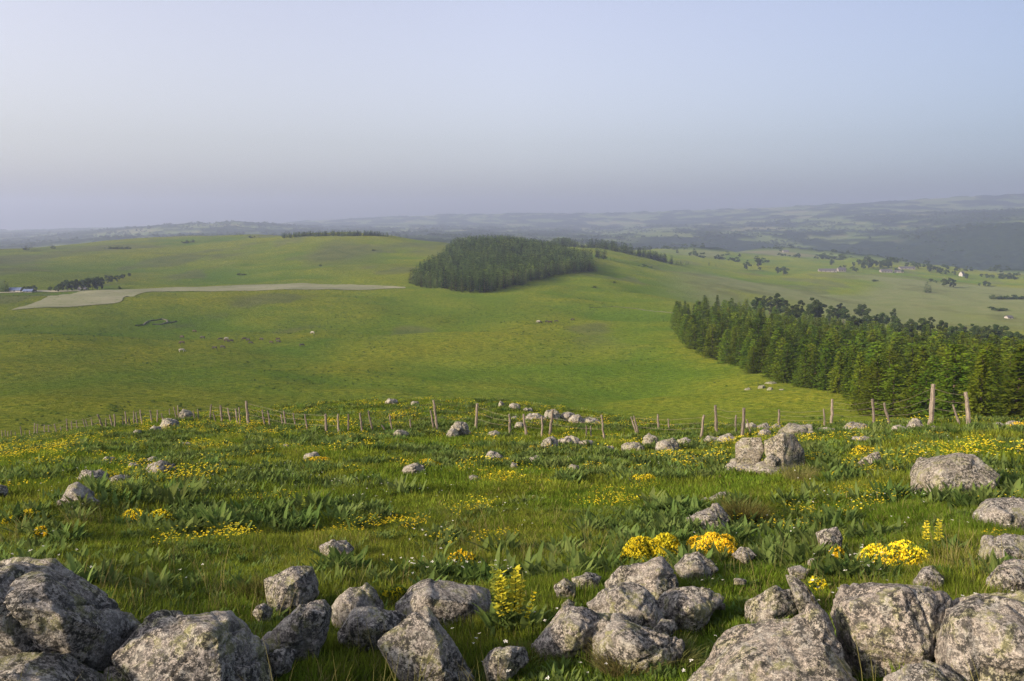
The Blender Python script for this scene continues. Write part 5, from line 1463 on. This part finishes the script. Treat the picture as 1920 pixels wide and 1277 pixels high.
# flowering shrubs
def shrub(px0, px1, base, top, label, dens=1.0, petal='yellow', name='flowering_bush', cat='bush', seed=1, hole=.0):
    cx = (px0 + px1) / 2; G, D = ground_at(cx, base, dmin=4, dmax=60); k = D / FPX; a, h = (px1 - px0) / 2 * k, (base - top) * k + .09
    rg = np.random.default_rng(seed); lump = [(rg.uniform(-.75, .75), rg.uniform(-.7, .7), rg.uniform(.3, .5)) for _ in range(9)]

    def height(u, v):
        q = max(0, 1 - u * u - v * v) ** .5 * .75; b = max([0] + [1.25 * math.sqrt(max(0, 1 - ((u - x) ** 2 + (v - y) ** 2) / (r * r))) * r for x, y, r in lump]); return min(1.0, .55 * q + .75 * b)
    e = empty(name, G - Vector((0, 0, .02))); tag(e, label, cat)
    V, F, W, E2 = [], [], [], []
    n = int(1500 * dens)
    for i in range(n * 2):
        u, v = rg.uniform(-1, 1, 2)
        if u * u + v * v > 1: continue
        hz = h * height(u, v)
        p = np.array([u * a, v * a * .75, hz * rg.uniform(.45, .98)]); d = rg.normal(size=3); d[2] = abs(d[2]) + .5; d /= np.linalg.norm(d); l = .045 * rg.uniform(.6, 1.3); sd_ = np.cross(d, rg.normal(size=3)); sd_ = sd_ / np.linalg.norm(sd_) * l * .25; q = len(V)
        V += [p - sd_, p + sd_, p + d * l + sd_ * .3, p + d * l - sd_ * .3]; F.append((q, q + 1, q + 2, q + 3))
    for i in range(int(n * 2.6)):
        u, v = rg.uniform(-1, 1, 2)
        if u * u + v * v > .97 or rg.random() < hole: continue
        hz = h * height(u, v); c = np.array([u * a, v * a * .75, hz * rg.uniform(.86, 1.04)]); r = .013 * rg.uniform(.7, 1.3)
        for t in range(3):
            d = rg.normal(size=3); d /= np.linalg.norm(d); s2 = np.cross(d, rg.normal(size=3)); s2 /= np.linalg.norm(s2); q = len(W)
            W += [c - d * r, c + s2 * r, c + d * r, c - s2 * r]; E2.append((q, q + 1, q + 2, q + 3))
    mobj('foliage', mesh_from('foliage', V, np.array(F), M['stem']), e); mobj('blossoms', mesh_from('blossoms', W, np.array(E2), M[petal]), e)
    return e


shrub(1158, 1288, 1062, 998, 'left one of the two large yellow flowering bushes above the pale peaked boulder', 1.8, seed=11)
shrub(1282, 1392, 1052, 1000, 'right one of the two large yellow flowering bushes', 1.6, seed=12)
shrub(1612, 1738, 1064, 1020, 'wide yellow flowering bush above the square warm faced block', 1.3, seed=13, hole=.25)
shrub(1538, 1584, 1056, 1028, 'small yellow flowering bush at the foot of a green flower spike', .5, seed=14)
shrub(712, 762, 1134, 1106, 'small yellow flowering clump left of the long grey boulder', .6, seed=15)
shrub(1516, 1552, 1112, 1090, 'small yellow flowers right of the leaning slab', .2, seed=16, hole=.5)
shrub(1420, 1444, 1150, 1136, 'tiny yellow flower clump on top of the big warm lit boulder', .15, seed=17, hole=.3)
shrub(1272, 1312, 1188, 1158, 'sparse yellow flowers right of the dark angular boulder', .25, seed=18, hole=.6)
shrub(835, 900, 1068, 1032, 'loose yellow flowers in grass above the long grey boulder', .35, seed=19, hole=.7)
shrub(1180, 1240, 908, 890, 'yellow flower clump on the meadow left of the split boulder', .5, seed=20, hole=.3)
shrub(225, 330, 985, 960, 'yellow flower patch in the leafy plants on the left', .7, seed=21, hole=.5)
shrub(10, 90, 982, 962, 'yellow flower patch by the left edge of the meadow', .7, seed=22, hole=.45)
shrub(65, 100, 1012, 994, 'small orange yellow flower patch near the left edge', .35, seed=23, hole=.3)
shrub(570, 625, 870, 858, 'yellow flower patch under the dark stone, left centre', .5, seed=24, hole=.2)
shrub(780, 830, 880, 862, 'yellow flower clump growing over the tilted stone', .6, seed=25, hole=.3)
shrub(915, 965, 873, 860, 'yellow flowers in front of the pale humped stone', .5, seed=26, hole=.3)
shrub(982, 1025, 846, 838, 'yellow flower strip left of the boulder with a black hole', .4, seed=27, hole=.2)
shrub(1560, 1582, 898, 885, 'small yellow flower clump right of the stacked blocks', .3, seed=28, hole=.2)
shrub(205, 240, 902, 892, 'yellow flowers covering the low stone on the left', .35, seed=29, hole=.2)
shrub(1880, 1935, 806, 796, 'yellow flower strip at the right end of the fence', .5, seed=30, hole=.3)
shrub(1705, 1735, 806, 797, 'yellow flowers at the foot of the rounded stone by the tallest post', .3, seed=31, hole=.2)
shrub(1590, 1660, 860, 838, 'loose yellow flowers behind the small warm pointed stone', .4, seed=32, hole=.6)


# tussocks
def tussock(px, base, wpx, hpx, label, mats=('heath',), seed=1, n=900, bend=.9):
    G, D = ground_at(px, base, dmin=4, dmax=30); k = D / FPX; h, w = hpx * k, wpx * k
    me = tuft(seed, n, h, .006, w * .42, bend, M[mats[0]], 'tussock')
    o = mobj('tussock', me, loc=G); tag(o, label, 'grass tussock'); return o


tussock(1395, 985, 80, 48, 'brown heathy tussock beside the half buried grey stone', ('heath',), 601, 1500)
tussock(1172, 1262, 110, 62, 'pale straw coloured grass tussock below the low knobbly boulder', ('straw',), 602, 1300, 1.1)
tussock(975, 1245, 50, 36, 'reddish brown tussock on the small rounded stone', ('heath',), 603, 700)
tussock(488, 1128, 60, 44, 'brown tussock at the left of the grey notched boulder', ('heath',), 604, 800)
tussock(1500, 898, 70, 26, 'straw coloured tussock below the base of the stacked blocks', ('straw',), 605, 700)
tussock(1262, 1255, 70, 55, 'small pale tussock at the right end of the low knobbly boulder', ('straw',), 606, 700, 1.1)
HAZE, EXPO = 0.00013, 1.55
# ------------------------------------------------------------------ sky, sun, air
SKY_SAT = .42
SKY_SIDE = [(0, (1.17, 1.10, 1.0)), (.5, (.94, .93, .91)), (1, (.42, .49, .56))]
SKY_HEIGHT_FILL = [(0, (.98, .90, .87)), (.09, (.81, .76, .74)), (.25, (.83, .80, .86)), (.34, (.88, .85, .9)), (.7, (1.7, 1.55, 1.4)), (1, (1.8, 1.6, 1.45))]  # upper stops brighten the unseen overhead sky, added for softer fill
SUN_AZ, SUN_EL = R(-118), R(20)
w = bpy.data.worlds.new('World'); SC.world = w; w.use_nodes = True
nt = w.node_tree
for n in list(nt.nodes): nt.nodes.remove(n)
sky = nt.nodes.new('ShaderNodeTexSky'); sky.sky_type = 'NISHITA'; sky.sun_disc = False
sky.sun_elevation = SUN_EL; sky.sun_rotation = SUN_AZ
sky.altitude = 900; sky.air_density = 1.0; sky.dust_density = 5.0; sky.ozone_density = 5.0
bg = nt.nodes.new('ShaderNodeBackground'); bg.inputs['Strength'].default_value = .112
wo = nt.nodes.new('ShaderNodeOutputWorld')
tc = nd(nt, 'ShaderNodeTexCoord'); sep = nd(nt, 'ShaderNodeSeparateXYZ', {0: tc.outputs['Generated']})
hs = nd(nt, 'ShaderNodeHueSaturation', {'Saturation': SKY_SAT, 'Color': sky.outputs[0]})
# a dusty evening: warmer and clearer towards the sun's side, duller and bluer away from it and low down
side = ramp(nt, nd(nt, 'ShaderNodeMapRange', {'Value': sep.outputs[0], 'From Min': -.6, 'From Max': .6}).outputs[0], SKY_SIDE)
low = ramp(nt, nd(nt, 'ShaderNodeMapRange', {'Value': sep.outputs[2], 'From Min': 0.0, 'From Max': 1.0}).outputs[0], SKY_HEIGHT_FILL)
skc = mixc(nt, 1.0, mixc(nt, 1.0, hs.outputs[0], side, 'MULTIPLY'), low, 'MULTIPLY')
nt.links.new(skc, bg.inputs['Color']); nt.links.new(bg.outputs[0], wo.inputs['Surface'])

sl = bpy.data.lights.new('sun', 'SUN'); sl.energy = 3.3; sl.angle = R(4); sl.color = (1, .78, .52)
so = bpy.data.objects.new('sun', sl); COL.objects.link(so)
sd = Vector((math.sin(SUN_AZ) * math.cos(SUN_EL), math.cos(SUN_AZ) * math.cos(SUN_EL), math.sin(SUN_EL)))
so.rotation_euler = sd.to_track_quat('Z', 'Y').to_euler(); so.location = sd * 50

zs = [float(v.co.z) for o in bpy.data.objects if o.name in ('hills', 'pasture', 'ground') for v in o.data.vertices]
zlo, zhi = min(zs) - 1, max(zs) + 12
E = 13200.0
hv = [(sx * E, sy * E, z) for z in (zlo, zhi) for sx, sy in ((-1, -1), (1, -1), (1, 1), (-1, 1))]
hm = mesh_from('haze', hv, [(3, 2, 1, 0), (4, 5, 6, 7), (0, 1, 5, 4), (1, 2, 6, 5), (2, 3, 7, 6), (3, 0, 4, 7)])
m, nt, out = new_mat('air'); pv = nd(nt, 'ShaderNodeVolumePrincipled', {'Color': (.41, .485, .71, 1), 'Density': HAZE, 'Anisotropy': .25})
nt.links.new(pv.outputs[0], out.inputs['Volume']); hm.materials.append(m)
try: m.cycles.homogeneous_volume = True
except Exception: pass
ho = mobj('haze', hm); tag(ho, kind='stuff')
ho.display_type = 'WIRE'

SC.render.engine = 'CYCLES'
c = SC.cycles
c.use_denoising = True
try: c.denoiser = 'OPENIMAGEDENOISE'; c.denoising_input_passes = 'RGB_ALBEDO_NORMAL'; c.denoising_prefilter = 'NONE'
except Exception: pass
c.max_bounces = 5; c.diffuse_bounces = 2; c.glossy_bounces = 1; c.transmission_bounces = 2; c.volume_bounces = 1; c.transparent_max_bounces = 4
c.caustics_reflective = c.caustics_refractive = False
c.use_adaptive_sampling = True; c.adaptive_threshold = .006
SC.view_settings.view_transform = 'Standard'
try: SC.view_settings.look = 'None'
except Exception: pass
SC.view_settings.gamma = 1.0
SC.view_settings.exposure = EXPO
